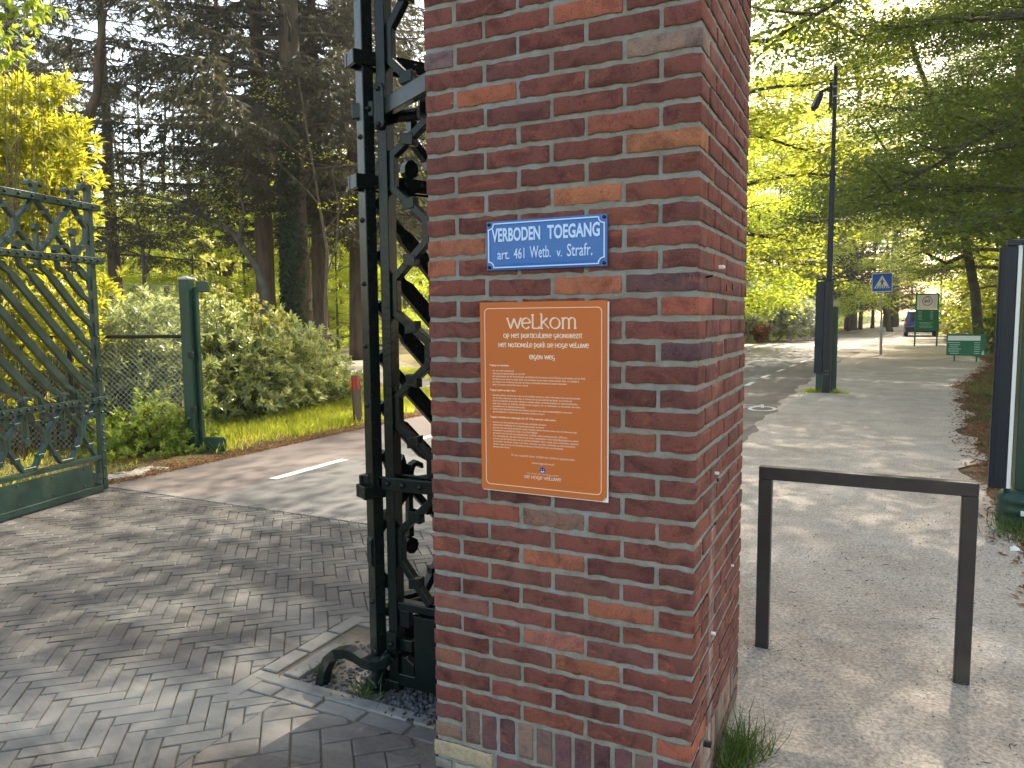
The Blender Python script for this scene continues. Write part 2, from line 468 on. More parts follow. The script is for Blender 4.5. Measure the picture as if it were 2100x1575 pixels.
def paver_material():
    m, n, l = newmat('clay_pavers')
    out = N(n, 'OutputMaterial'); p = N(n, 'BsdfPrincipled'); l.new(p.outputs[0], out.inputs[0])
    tc = N(n, 'TexCoord'); src = tc.outputs['Object']
    a = N(n, 'Attribute', attribute_name='tint')
    n1 = N(n, 'TexNoise', i_Scale=40.0, i_Detail=6.0, i_Roughness=0.7); l.new(src, n1.inputs['Vector'])
    r1 = ramp(n, [(0.3, (0.8, 0.8, 0.8)), (0.7, (1.2, 1.2, 1.2))]); l.new(n1.outputs[0], r1.inputs[0])
    c = mix(n, l, 1.0, a.outputs['Color'], r1.outputs[0], 'MULTIPLY')
    # blown sand lying in smears, thick towards the bed and the path
    n2 = N(n, 'TexNoise', i_Scale=1.0, i_Detail=9.0, i_Roughness=0.68, i_Distortion=0.5)
    mp = N(n, 'Mapping'); mp.inputs['Rotation'].default_value = (0, 0, math.radians(40)); mp.inputs['Scale'].default_value = (0.75, 2.2, 1)
    l.new(src, mp.inputs[0]); l.new(mp.outputs[0], n2.inputs['Vector'])
    gx = N(n, 'SeparateXYZ'); l.new(src, gx.inputs[0])
    # gradient: sand collects along the line from the bed corner towards -x -y
    e = N(n, 'Math', operation='MULTIPLY_ADD'); l.new(gx.outputs[1], e.inputs[0]); e.inputs[1].default_value = -1.0; l.new(gx.outputs[0], e.inputs[2])
    e2 = N(n, 'Math', operation='ADD'); l.new(e.outputs[0], e2.inputs[0]); e2.inputs[1].default_value = 1.9    # 0 on line x - y = -1.9
    e3 = N(n, 'Math', operation='ABSOLUTE'); l.new(e2.outputs[0], e3.inputs[0])
    e4 = N(n, 'MapRange'); e4.inputs['From Min'].default_value = 0.0; e4.inputs['From Max'].default_value = 0.85
    e4.inputs['To Min'].default_value = 0.36; e4.inputs['To Max'].default_value = 0.0; l.new(e3.outputs[0], e4.inputs['Value'])
    s2 = N(n, 'Math', operation='ADD'); l.new(n2.outputs[0], s2.inputs[0]); l.new(e4.outputs[0], s2.inputs[1])
    r2 = ramp(n, [(0.50, (0.05,) * 3), (0.78, (0.85,) * 3)]); l.new(s2.outputs[0], r2.inputs[0])
    c = mix(n, l, r2.outputs[0], c, (0.27, 0.255, 0.225))
    l.new(c, p.inputs['Base Color']); p.inputs['Roughness'].default_value = 0.72; p.inputs['Specular IOR Level'].default_value = 0.35
    n5 = N(n, 'TexNoise', i_Scale=170.0, i_Detail=5.0); l.new(src, n5.inputs['Vector'])
    b = N(n, 'Bump'); b.inputs['Strength'].default_value = 0.35; b.inputs['Distance'].default_value = 0.003
    l.new(n5.outputs[0], b.inputs['Height']); l.new(b.outputs[0], p.inputs['Normal'])
    return m


M['paver'] = paver_material()

# foliage
M['beech'] = leafmat('spring_beech_leaf', (0.08, 0.13, 0.016), (0.16, 0.21, 0.025), (0.72, 0.74, 0.07), 0.58)
M['beech_dark'] = leafmat('shaded_beech_leaf', (0.04, 0.075, 0.018), (0.08, 0.13, 0.03), (0.30, 0.38, 0.06), 0.46)  # beech leaf darkened: crown shade is put into the colour
M['beech_pale'] = leafmat('young_beech_leaf', (0.12, 0.18, 0.014), (0.22, 0.29, 0.02), (0.80, 0.90, 0.08), 0.66)
M['fir'] = leafmat('fir_needle', (0.035, 0.040, 0.022), (0.085, 0.080, 0.045), (0.13, 0.12, 0.045), 0.3, 0.6)
M['rhodo'] = leafmat('rhododendron_leaf', (0.055, 0.08, 0.02), (0.46, 0.48, 0.25), (0.78, 0.84, 0.24), 0.42, 0.24, 0.8)  # whitish glints and dark gaps put into the per-leaf colour range
M['yellow'] = leafmat('new_yellow_leaf', (0.15, 0.19, 0.014), (0.32, 0.32, 0.035), (0.76, 0.72, 0.05), 0.52, 0.35, 0.5)
M['maple'] = leafmat('young_maple_leaf', (0.14, 0.17, 0.03), (0.28, 0.27, 0.07), (0.55, 0.52, 0.10), 0.5, 0.45)
M['nettle'] = leafmat('nettle_leaf', (0.10, 0.15, 0.025), (0.22, 0.30, 0.05), (0.58, 0.68, 0.08), 0.45, 0.5)
M['grass'] = leafmat('grass_blade', (0.13, 0.18, 0.02), (0.30, 0.35, 0.04), (0.85, 0.90, 0.09), 0.55, 0.5)
M['grass_dark'] = leafmat('dark_grass_blade', (0.035, 0.07, 0.018), (0.09, 0.14, 0.035), (0.16, 0.24, 0.03), 0.35, 0.5)
M['litter'] = leafmat('fallen_scale', (0.14, 0.06, 0.025), (0.34, 0.16, 0.07), (0.3, 0.13, 0.04), 0.2, 0.8)
M['orange_leaf'] = leafmat('orange_shrub_leaf', (0.14, 0.05, 0.02), (0.28, 0.12, 0.05), (0.35, 0.13, 0.03), 0.35, 0.6)
M['sunlit_rhodo'] = leafmat('sunlit_rhododendron_leaf', (0.14, 0.17, 0.09), (0.62, 0.64, 0.52), (0.5, 0.55, 0.35), 0.35, 0.35, 0.6)  # leaves whitened: sunlight on this shrub is put into the colour
M['ivy'] = leafmat('ivy_leaf', (0.015, 0.03, 0.012), (0.04, 0.06, 0.02), (0.06, 0.09, 0.02), 0.25, 0.5)

# ------------------------------------------------------------------ the ground
def sheet(name, poly, z, mat, sub=None):
    mb = MB(); mb.add([(x, y, z) for x, y in poly], [tuple(range(len(poly)))])
    o = mb.build(name, mat); tag(o, kind='structure'); return o


def strip(name, left, right, z, mat):
    mb = MB(); n = len(left)
    V = [(x, y, z) for x, y in left] + [(x, y, z) for x, y in right]
    mb.add(V, [(i, n + i, n + i + 1, i + 1) for i in range(n - 1)])
    o = mb.build(name, mat); tag(o, kind='structure'); return o


sheet('ground', [(-600, -300), (600, -300), (600, 900), (-600, 900)], -0.012, M['forest'])
YS = [2.35, 8, 12, 16, 20, 25, 30, 38, 47, 57, 72, 90, 108, 127, 150, 181, 218, 300]
eL = np.interp(YS, [0, 25, 40, 57, 90, 127, 181, 218, 300], [-5.78, -5.75, -5.7, -3.6, -1.5, 1.5, 7.5, 12.6, 25])
eR = np.interp(YS, [0, 12, 16, 25, 38, 57, 90, 127, 181, 218, 300], [-0.88, -0.86, -0.75, -0.25, 0.9, 2.6, 5, 8.3, 14.5, 19.5, 32])
lnR = np.interp(YS, [0, 12, 16, 25, 38, 57, 90, 127, 181, 218, 300], [-1.97, -1.97, -1.96, -1.5, -0.5, 1.3, 3.8, 7.2, 13.4, 18.4, 31])
lnL = eL + 1.2
strip('road', list(zip(lnL, YS)), list(zip(lnR, YS)), 0.0, M['asphalt'])
strip('bike_lane', list(zip(lnR, YS)), list(zip(eR, YS)), 0.0, M['red_asphalt'])
strip('bike_lane_far_side', list(zip(eL, YS)), list(zip(lnL, YS)), 0.0, M['red_asphalt'])
PY = [-4, 6, 12, 16, 20, 25, 30, 38, 47, 57, 80]
pR = np.interp(PY, [-4, 6, 16, 24.5, 45, 60, 80], [1.35, 1.35, 2.1, 3.7, 4.0, 5.3, 6.0])
pL = np.interp(PY, [0, 12, 16, 25, 38, 57, 80], [-0.9, -0.88, -0.8, -0.4, 0.7, 2.4, 4.0]); pL[0] = -0.2
py_ = np.concatenate([np.arange(-4, 20, .12), np.arange(20, 80, .7)])
rw = np.interp(py_, [-4, 6, 16, 24.5, 45, 60, 80], [1.35, 1.35, 2.1, 3.7, 4.0, 5.3, 6.0])
lw = np.interp(py_, [-4, 0.0, .05, 0.5, 12, 16, 25, 38, 57, 80], [-.2, -.2, -.2, -.88, -0.92, -0.82, -0.4, 0.7, 2.4, 4.0])
rw = rw + .10 * np.sin(py_ * 1.9) + .07 * np.sin(py_ * 4.7 + 1) + rng.normal(0, .025, len(py_))
lw = lw - (.03 + .05 * np.sin(py_ * 2.3) + .03 * np.sin(py_ * 6.1)) * (py_ > 1.2) + rng.normal(0, .012, len(py_)) * (py_ > .6)
strip('path', list(zip(lw, py_)), list(zip(rw, py_)), 0.003, M['path'])
strip('verge', [(-16, -3), (-16, 3), (-17, 8), (-18, 16), (-16, 38), (-14, 57), (-8, 90), (4, 181)],
      [(-5.78, -3), (-5.78, 3), (-5.78, 8), (-5.76, 16), (-5.72, 38), (-3.6, 57), (-1.5, 90), (7.5, 181)], -0.004, M['verge'])
strip('sandy_track', [(-8.3, 10.6), (-13, 14.8), (-30, 30)], [(-7.9, 12.2), (-12, 16.8), (-28, 34)], 0.001, M['sand'])


def marking(name, quads, z=0.004):
    mb = MB()
    for q in quads: mb.add([(x, y, z) for x, y in q], [(0, 1, 2, 3)])
    o = mb.build(name, M['marking']); tag(o, kind='structure'); return o


q = []
y = 3.1 - 2 * 3.0
for k in range(30):
    y0 = 3.1 + k * 2.2; xx = float(np.interp(y0, YS, lnL))
    q.append([(xx - .05, y0), (xx + .05, y0), (xx + .05, y0 + 1.05), (xx - .05, y0 + 1.05)])
for k in range(34):
    y0 = 3.15 + k * 2.23; x0 = float(np.interp(y0, YS, lnR)); x1 = float(np.interp(y0 + 1.0, YS, lnR))
    q.append([(x0 - .06, y0), (x0 + .05, y0), (x1 + .05, y0 + 1.0), (x1 - .06, y0 + 1.0)])
marking('lane_marking', q)
q = []
for k in range(6):
    x0 = -0.55 - k * 1.0
    q.append([(x0 - .25, 34.8), (x0 + .25, 34.8), (x0 + .55, 38.6), (x0 + .05, 38.6)])
marking('crossing_marking', q, 0.005)


# bicycle symbol painted on the near lane
def ring(mb, c, r, w, z, n=24, a0=0, a1=360):
    V = []; F = []
    for k in range(n + 1):
        t = math.radians(a0 + (a1 - a0) * k / n)
        for rr in (r - w / 2, r + w / 2): V.append((c[0] + rr * math.cos(t), c[1] + rr * math.sin(t) * 1.5, z))
    for k in range(n): F.append((2 * k, 2 * k + 1, 2 * k + 3, 2 * k + 2))
    mb.add(V, F)


mb = MB()
cx = -1.38
ring(mb, (cx - 0.25, 10.3), 0.19, 0.06, 0.004)
ring(mb, (cx + 0.25, 10.3), 0.19, 0.06, 0.0041)
for a, b in (((cx - .25, 10.3), (cx - .05, 10.75)), ((cx - .05, 10.76), (cx + .2, 10.74)), ((cx - .08, 10.35), (cx + .19, 10.7)), ((cx + .24, 10.42), (cx + .17, 10.9))):
    d = np.array(b) - np.array(a); nn = np.array([-d[1], d[0]]); nn = nn / np.linalg.norm(nn) * 0.025
    mb.add([(*(np.array(a) + nn), .0045), (*(np.array(a) - nn), .0045), (*(np.array(b) - nn), .0045), (*(np.array(b) + nn), .0045)], [(0, 1, 2, 3)])
tag(mb.build('bicycle_marking', M['marking']), kind='structure')

# ---- clay pavers laid in herringbone
BED = (-1.82, -0.85, 0.17, 0.72)     # x0, x1, y0, y1 of the stone bed


def clip_poly(P, nx_, ny_, d):
    """keep the part of polygon P where nx*x + ny*y <= d"""
    out = []
    for i in range(len(P)):
        a_, b_ = P[i], P[(i + 1) % len(P)]
        fa_, fb_ = nx_ * a_[0] + ny_ * a_[1] - d, nx_ * b_[0] + ny_ * b_[1] - d
        if fa_ <= 0: out.append(a_)
        if fa_ * fb_ < 0:
            t = fa_ / (fa_ - fb_); out.append((a_[0] + t * (b_[0] - a_[0]), a_[1] + t * (b_[1] - a_[1])))
    return out


def paver(V, F, T, c, L, Wd, ang, tint, z=0.0, clips=()):
    ca, sa = math.cos(ang), math.sin(ang)
    b = 0.005; g = 0.0023
    tilt = rng.normal(0, 0.0035, 2); dz = rng.normal(0, 0.0009)
    P = []
    for sx, sy in ((-1, -1), (1, -1), (1, 1), (-1, 1)):
        x, y = sx * (L / 2 - g) + rng.normal(0, .0007), sy * (Wd / 2 - g) + rng.normal(0, .0007)
        P.append((c[0] + x * ca - y * sa, c[1] + x * sa + y * ca))
    for cl in clips:
        P = clip_poly(P, *cl)
        if len(P) < 3: return
    ctr = np.mean(P, 0); n = len(P)
    if min(np.ptp([p[0] for p in P]), np.ptp([p[1] for p in P])) < .02: return
    o = len(V)
    for k, zz in ((0, -0.03), (0, -b * .8), (1, 0)):
        for p in P:
            q = np.array(p)
            if k: d_ = ctr - q; q = q + d_ / np.linalg.norm(d_) * b * 1.3
            V.append((q[0], q[1], z + zz + dz + (q[0] - c[0]) * tilt[0] + (q[1] - c[1]) * tilt[1]))
    for r in range(2):
        for k in range(n):
            F.append((o + r * n + k, o + r * n + (k + 1) % n, o + (r + 1) * n + (k + 1) % n, o + (r + 1) * n + k)); T.append(tint)
    F.append(tuple(o + 2 * n + k for k in range(n))); T.append(tint)


V = []; F = []; T = []
A45 = math.radians(42)
SPLIT = -1.62


def herringbone(B, ratio, inside, base, extra):
    """herringbone of ratio:1 bricks; the steps run along the x axis"""
    L = B * ratio; R = int(9 / B)
    for i in range(-R, R):
        for j in range(-int(R / ratio), int(R / ratio)):
            for kind in (0, 1):
                u = (i + j * ratio) * B; v = (-i + j * ratio) * B
                if kind == 0: cu, cv, an = u + L / 2, v + B / 2, 0.0
                else: cu, cv, an = u + B / 2, v - L / 2, math.pi / 2
                x = cu * math.cos(A45) - cv * math.sin(A45) - 2.6; y = cu * math.sin(A45) + cv * math.cos(A45)
                if not (-6.0 < x < 0.0 and -2.6 < y < 2.32) or not inside(x, y): continue
                clips = [(0, 1, 2.235)] + extra(x, y)
                if x > -0.95 and y > -0.12:
                    clips.append((1, 0, -0.90) if y > 0.45 else (0, 1, -0.01))
                dl, db, dt = -1.885 - x, 0.10 - y, y - 0.80
                if x > -2.05 and -0.05 < y < 0.95:
                    best = max(dl, db, dt)
                    clips.append((1, 0, -1.885) if best == dl else ((0, 1, 0.10) if best == db else (0, -1, -0.80)))
                t = base * rng.normal(1, 0.08)
                if rng.random() < .10: t = t * (1.15, 1.10, 1.05)
                if rng.random() < .06: t = t * .8
                paver(V, F, T, (x, y), L, B, an + A45, tuple(t), 0.004, clips)


herringbone(0.0665, 3, lambda x, y: not (x > SPLIT + .06 and y < .16), np.array([0.070, 0.065, 0.061]), lambda x, y: [(1, 0, SPLIT)] if y < .12 and x > SPLIT - .14 else [])
herringbone(0.1045, 2, lambda x, y: x > SPLIT - .09 and y < .16, np.array([0.088, 0.071, 0.061]), lambda x, y: [(-1, 0, -SPLIT), (0, 1, 0.10)])
# straight edge rows against the asphalt and the verge
x = -5.7
while x < -0.95:
    paver(V, F, T, (x, 2.29), .1, .1, 0, tuple(np.array([0.13, 0.12, 0.115]) * rng.normal(1, .08)), 0.006); x += .102
# edging course round the bed
for k in range(4): paver(V, F, T, (-1.835, .15 + .21 * k), .085, .20, 0, (0.12, 0.115, 0.105), 0.006)
for k in range(5): paver(V, F, T, (-1.78 + .21 * k, .142), .20, .075, 0, (0.11, 0.10, 0.095), 0.004)
me = raw_mesh('pavers', np.array(V), np.array([i for f in F for i in f]), np.array([len(f) for f in F]), M['paver'], tint=np.array(T))
o = bpy.data.objects.new('pavement', me); link(o); tag(o, kind='structure')
sheet('paving_sand', [(-6.05, -4), (-0.2, -4), (-0.2, 0.05), (-0.85, 0.5), (-0.85, 2.345), (-6.05, 2.345)], -0.0035, M['joint'])

# bed of blue-grey stones framed by flat concrete strips
cb = MB()
cb.box((-1.39, 0.212, -0.041), (0.90, 0.062, 0.10))
cb.box((-1.715, 0.42, -0.039), (0.085, 0.32, 0.10))
cb.box((-0.90, 0.212, -0.042), (0.075, 0.062, 0.10))
tag(cb.build('kerb_strip', M['curb'], bevel=0.006), kind='structure')
sheet('bed_soil', [(-1.90, 0.08), (-0.8, 0.08), (-0.8, 0.86), (-1.90, 0.86)], -0.008, M['sand'])


def stones(n, xr, yr, size, z0):
    V = []; F = []; T = []
    ico = [(0, 0, 1), (.89, 0, .45), (.28, .85, .45), (-.72, .53, .45), (-.72, -.53, .45), (.28, -.85, .45),
           (.72, .53, -.45), (-.28, .85, -.45), (-.89, 0, -.45), (-.28, -.85, -.45), (.72, -.53, -.45), (0, 0, -1)]
    fi = [(0, 1, 2), (0, 2, 3), (0, 3, 4), (0, 4, 5), (0, 5, 1), (1, 6, 2), (2, 7, 3), (3, 8, 4), (4, 9, 5), (5, 10, 1), (6, 7, 2), (7, 8, 3),
          (8, 9, 4), (9, 10, 5), (10, 6, 1), (11, 7, 6), (11, 8, 7), (11, 9, 8), (11, 10, 9), (11, 6, 10)]
    for k in range(n):
        x = xr[0] + (xr[1] - xr[0]) * rng.random() ** 0.62; y = rng.uniform(*yr); s = rng.uniform(*size)
        q = np.array(ico) * (s * rng.uniform(.7, 1.25), s * rng.uniform(.55, 1.0), s * rng.uniform(.45, .8))
        q = q * (1 + rng.normal(0, .13, (12, 1)))
        a = rng.uniform(0, 6.28); c, d = math.cos(a), math.sin(a); t = rng.uniform(-.6, .6)
        q = np.c_[q[:, 0] * c - q[:, 1] * d, q[:, 0] * d + q[:, 1] * c, q[:, 2] + q[:, 0] * t * .4]
        q += (x, y, z0 + s * .35 + rng.random() * 0.012 * (x > -1.2))
        o = len(V); V.extend(q.tolist()); tt = rng.normal(1, .22)
        for f in fi: F.append([i + o for i in f]); T.append((tt, tt, tt * 1.02))
    return V, F, T


V, F, T = stones(1900, (-1.69, -0.86), (0.25, 0.78), (0.006, 0.0165), -0.006)
v2, f2, t2 = stones(60, (-1.72, -0.86), (0.18, 0.24), (0.005, 0.012), 0.0)
o0 = len(V); V += v2; F += [[i + o0 for i in f] for f in f2]; T += t2
me = raw_mesh('stones', np.array(V), np.array([i for f in F for i in f]), np.array([len(f) for f in F]), M['gravel_stone'], tint=np.array(T))
o = bpy.data.objects.new('bed_stones', me); link(o)
tag(o, 'blue grey crushed stones lying in the bed under the gate', 'stones', kind='stuff')
for sx, sy, ss in ((-1.10, 0.20, .017), (-0.905, 0.203, .014)):
    pass

# loose pebbles and bits on the gravel path
V, F, T = [], [], []
v2, f2, t2 = stones(1500, (0.03, 1.5), (-0.9, 4.5), (0.0022, 0.0065), 0.002)
for cx_, cy_ in ((.02, 1.385), (.782, 1.385)):
    v3, f3, t3 = stones(60, (cx_ - .09, cx_ + .09), (1.385 - .075, 1.385 + .065), (.002, .0055), 0.001)
    o3 = len(v2); v2 += v3; f2 += [[i + o3 for i in f] for f in f3]; t2 += t3
T2 = [tuple(np.array([5.2, 4.5, 3.8]) * rng.choice([0.5, 0.8, 1.1, 1.3])) for _ in t2]
me = raw_mesh('pebbles', np.array(v2), np.array([i for f in f2 for i in f]), np.array([len(f) for f in f2]), M['gravel_stone'], tint=np.array(T2))
o = bpy.data.objects.new('path_pebbles', me); link(o)
tag(o, 'small loose pebbles strewn over the gravel path', 'pebbles', kind='stuff')

# ------------------------------------------------------------------ brick pillar
PW, PD, CP, NC = 0.8415, 0.80, 0.0625, 24.7
JT = 0.0125
H_TOP = 3.35


def rounded_brick(V, F, T, x0, x1, y0, y1, z0, z1, tint, rot=0.0):
    """a worn brick: box with rounded, wandering edges"""
    sx = max(2, int((x1 - x0) / 0.022)); sy = max(2, int((y1 - y0) / 0.022)); sz = max(2, int((z1 - z0) / 0.014))
    def ax(n, a, b):
        t = np.linspace(0, 1, n + 1); e = 0.004 / (b - a)
        t = np.concatenate([[0], [e], t[1:-1], [1 - e], [1]]); return a + (b - a) * t
    X, Y, Z = ax(sx, x0, x1), ax(sy, y0, y1), ax(sz, z0, z1)
    r = 0.0042
    ph = rng.uniform(0, 6.28, 6); sh = np.clip(rng.normal(0, 0.0010, 3), -.0016, .0016)
    lean = rng.normal(0, 0.004)
    idx = {}
    def vid(i, j, k):
        key = (i, j, k)
        if key in idx: return idx[key]
        p = np.array([X[i], Y[j], Z[k]])
        lo = np.array([x0 + r, y0 + r, z0 + r]); hi = np.array([x1 - r, y1 - r, z1 - r])
        c = np.clip(p, lo, hi); d = p - c; ln = np.linalg.norm(d)
        if ln > 1e-9: p = c + d / ln * r
        # wandering edges
        w = 0.0013 * math.sin(p[0] * 75 + ph[0]) + 0.0009 * math.sin(p[0] * 190 + ph[1]) + 0.0009 * math.sin(p[1] * 120 + ph[2]) + rng.normal(0, 0.0007)
        if k in (0, len(Z) - 1): p[2] += w
        if i in (0, len(X) - 1): p[0] += w * .4
        if j in (0, len(Y) - 1): p[1] += w * .4
        p = p + sh; p[2] += lean * (p[0] - x0)
        if rng.random() < .02: p += rng.normal(0, .0016, 3)
        idx[key] = len(V); V.append(p.tolist()); return idx[key]
    nx, ny, nz = len(X) - 1, len(Y) - 1, len(Z) - 1
    for i in range(nx):
        for k in range(nz):
            F.append((vid(i, 0, k), vid(i + 1, 0, k), vid(i + 1, 0, k + 1), vid(i, 0, k + 1))); T.append(tint)
            F.append((vid(i, ny, k), vid(i, ny, k + 1), vid(i + 1, ny, k + 1), vid(i + 1, ny, k))); T.append(tint)
    for j in range(ny):
        for k in range(nz):
            F.append((vid(0, j, k), vid(0, j, k + 1), vid(0, j + 1, k + 1), vid(0, j + 1, k))); T.append(tint)
            F.append((vid(nx, j, k), vid(nx, j + 1, k), vid(nx, j + 1, k + 1), vid(nx, j, k + 1))); T.append(tint)


PAL = [((0.155, 0.050, 0.040), 6), ((0.142, 0.048, 0.039), 4), ((0.168, 0.052, 0.040), 6), ((0.128, 0.045, 0.041), 2.2), ((0.190, 0.060, 0.041), 1.6), ((0.16, 0.064, 0.050), 1)]
PWt = np.array([w for _, w in PAL]); PWt = PWt / PWt.sum()
SPECIAL = {(-7, 3): (0.42, 0.16, 0.08), (-10, 1): (0.38, 0.12, 0.065), (-5, 2): (0.42, 0.15, 0.075), (-3, 0): (0.36, 0.13, 0.075), (-2, 0): (0.38, 0.12, 0.07),
           (-1, 2): (0.42, 0.14, 0.075), (12, 2): (0.36, 0.12, 0.07), (10, 1): (0.30, 0.085, 0.055), (16, 2): (0.34, 0.12, 0.09), (-11, 3): (0.27, 0.18, 0.145),
           (-8, 3): (0.32, 0.10, 0.065), (14, 3): (0.33, 0.11, 0.065), (10, 2): (0.23, 0.13, 0.10), (-12, 0): (0.20, 0.13, 0.14), (18, 0): (0.24, 0.10, 0.065),
           (0, 4): (0.33, 0.095, 0.06), (-13, 2): (0.33, 0.10, 0.06), (-3, 3): (0.24, 0.075, 0.06), (20, 4): (0.33, 0.10, 0.06), (-1, 3): (0.12, 0.055, 0.06),
           (2, 4): (0.105, 0.05, 0.06), (6, 3): (0.27, 0.09, 0.055), (17, 2): (0.29, 0.10, 0.055)}


def brick_col(c, k):
    if (c, k) in SPECIAL: b = np.array(SPECIAL[(c, k)]) * .82
    else: b = np.array(PAL[rng.choice(len(PAL), p=PWt)][0]) * (.96, .92, .92)
    return tuple((b * .93 + np.array([.016, .0135, .012])) * rng.normal(1, .07))


V = []; F = []; T = []
DEP = 0.10
ctop = int((H_TOP) / CP - NC) + 1
for c in range(-ctop, 23):
    z1 = (NC - c) * CP - JT / 2; z0 = (NC - c - 1) * CP + JT / 2
    if z0 < 0.0: z0 = 0.004
    if c >= 21: break
    odd = c % 2 != 0
    if odd:
        p = (PW + JT) / 4; S_ = p - JT
        for k in range(4):
            a = -PW + k * p
            t = brick_col(c, k)
            rounded_brick(V, F, T, a, a + S_, 0, DEP, z0, z1, t)
            rounded_brick(V, F, T, a, a + S_, PD - DEP, PD, z0, z1, brick_col(99, 9))
        pl = (PD - 2 * DEP - JT) / 3
        for k in range(3):
            a = DEP + JT + k * pl
            for xx in (-DEP, -PW): rounded_brick(V, F, T, xx, xx + DEP, a, a + pl - JT, z0, z1, brick_col(99, 9))
    else:
        p = (PD + JT) / 4; S_ = p - JT
        for k in range(4):
            a = k * p
            rounded_brick(V, F, T, -DEP, 0, a, a + S_, z0, z1, brick_col(c, 4) if k == 0 else brick_col(99, 9))
            rounded_brick(V, F, T, -PW, -PW + DEP, a, a + S_, z0, z1, brick_col(c, 0) if k == 0 else brick_col(99, 9))
        pl = (PW - 2 * DEP - JT) / 3
        for k in range(3):
            a = -PW + DEP + JT + k * pl
            rounded_brick(V, F, T, a, a + pl - JT, 0, DEP, z0, z1, brick_col(c, k + 1))
            rounded_brick(V, F, T, a, a + pl - JT, PD - DEP, PD, z0, z1, brick_col(99, 9))
# rowlock course low down, plain courses under it
zt = (NC - 21) * CP - JT / 2; zb = (NC - 23) * CP + JT / 2
purple = [(0.115, 0.055, 0.058), (0.14, 0.085, 0.075), (0.105, 0.05, 0.055), (0.20, 0.13, 0.105), (0.12, 0.06, 0.066)]
for face in range(4):
    L = PW if face % 2 == 0 else PD
    n_ = int(round((L - 2 * DEP) / 0.0625)); pp = (L - 2 * DEP - JT) / n_
    for k in range(n_):
        a = DEP + JT + k * pp; b = a + pp - JT
        if a > L - DEP - 0.02: continue
        t = tuple(np.array(purple[rng.integers(5)]) * rng.normal(1.1, .1))
        if face == 0: rounded_brick(V, F, T, -PW + a, -PW + b, 0, DEP, zb, zt, t)
        if face == 2: rounded_brick(V, F, T, -PW + a, -PW + b, PD - DEP, PD, zb, zt, t)
        if face == 1: rounded_brick(V, F, T, -DEP, 0, a, b, zb, zt, tuple(np.array((0.21, 0.15, 0.12)) * rng.normal(1, .1)))
        if face == 3: rounded_brick(V, F, T, -PW, -PW + DEP, a, b, zb, zt, t)
for xx in (-PW, -DEP):
    for yy in (0, PD - DEP):
        for c in (21, 22):
            z1 = (NC - c) * CP - JT / 2; z0 = (NC - c - 1) * CP + JT / 2
            rounded_brick(V, F, T, xx, xx + DEP, yy, yy + DEP, z0, z1, (0.15, 0.062, 0.062) if c == 21 else (0.19, 0.13, 0.10))
z1 = (NC - 23) * CP - JT / 2; z0 = (NC - 24) * CP + JT / 2
rounded_brick(V, F, T, -PW - .006, -PW + .21, -.003, DEP, z0 - .004, z1, (0.36, 0.30, 0.20))
rounded_brick(V, F, T, -PW - .004, -PW + .06, -.001, DEP, 0.0, z0 - JT, (0.20, 0.19, 0.17))
rounded_brick(V, F, T, -PW + .07, -PW + .25, -.001, DEP, 0.0, z0 - JT, (0.30, 0.27, 0.23))
for k in range(3): rounded_brick(V, F, T, -PW + .222 + k * .21, -PW + .222 + k * .21 + .195, 0, DEP, z0, z1, (0.15, 0.075, 0.07))
for k in range(4): rounded_brick(V, F, T, -DEP, 0, DEP * 0 + k * .2, k * .2 + .19, z0, z1, (0.17, 0.10, 0.085))
for k in range(4): rounded_brick(V, F, T, -PW, -PW + DEP, .1 + k * .18, k * .18 + .27, z0, z1, (0.17, 0.10, 0.085))

pillar = thing('brick_pillar', 'square red brick gate pillar with blue and orange signs on its face', 'pillar', (-PW / 2, PD / 2, 0))
me = raw_mesh('bricks', np.array(V), np.array([i for f in F for i in f]), np.array([len(f) for f in F]), M['brick'], smooth=True, tint=np.array(T))
o = bpy.data.objects.new('brickwork', me); link(o, pillar); o.location = (PW / 2, -PD / 2, 0)
# mortar: one core whose faces lie a little behind the brick faces, rough
V = []; F = []
gi = 0.0044
def grid(fn, n, m_):
    o = len(V)
    for i in range(n + 1):
        for j in range(m_ + 1): V.append(fn(i / n, j / m_))
    for i in range(n):
        for j in range(m_): F.append((o + i * (m_ + 1) + j, o + (i + 1) * (m_ + 1) + j, o + (i + 1) * (m_ + 1) + j + 1, o + i * (m_ + 1) + j + 1))
def wob(u, v, s): return 0.0010 * math.sin(u * 160 + s) * math.sin(v * 300 + 2 * s) + rng.normal(0, 0.0004)
zz = H_TOP
grid(lambda u, v: (-PW + gi + u * (PW - 2 * gi), gi + wob(u, v, 0) * (0 < u < 1), v * zz), 150, 500)
grid(lambda u, v: (-gi + wob(u, v, 1) * (0 < u < 1), gi + u * (PD - 2 * gi), v * zz), 60, 300)
grid(lambda u, v: (-gi - u * (PW - 2 * gi), PD - gi, v * zz), 2, 2)
grid(lambda u, v: (-PW + gi, PD - gi - u * (PD - 2 * gi), v * zz), 2, 2)
grid(lambda u, v: (-PW + gi + u * (PW - 2 * gi), gi + v * (PD - 2 * gi), zz), 1, 1)
me = raw_mesh('mortar', np.array(V), np.array([i for f in F for i in f]), np.array([len(f) for f in F]), M['mortar'], smooth=True)
o = bpy.data.objects.new('mortar', me); link(o, pillar); o.location = (PW / 2, -PD / 2, 0)
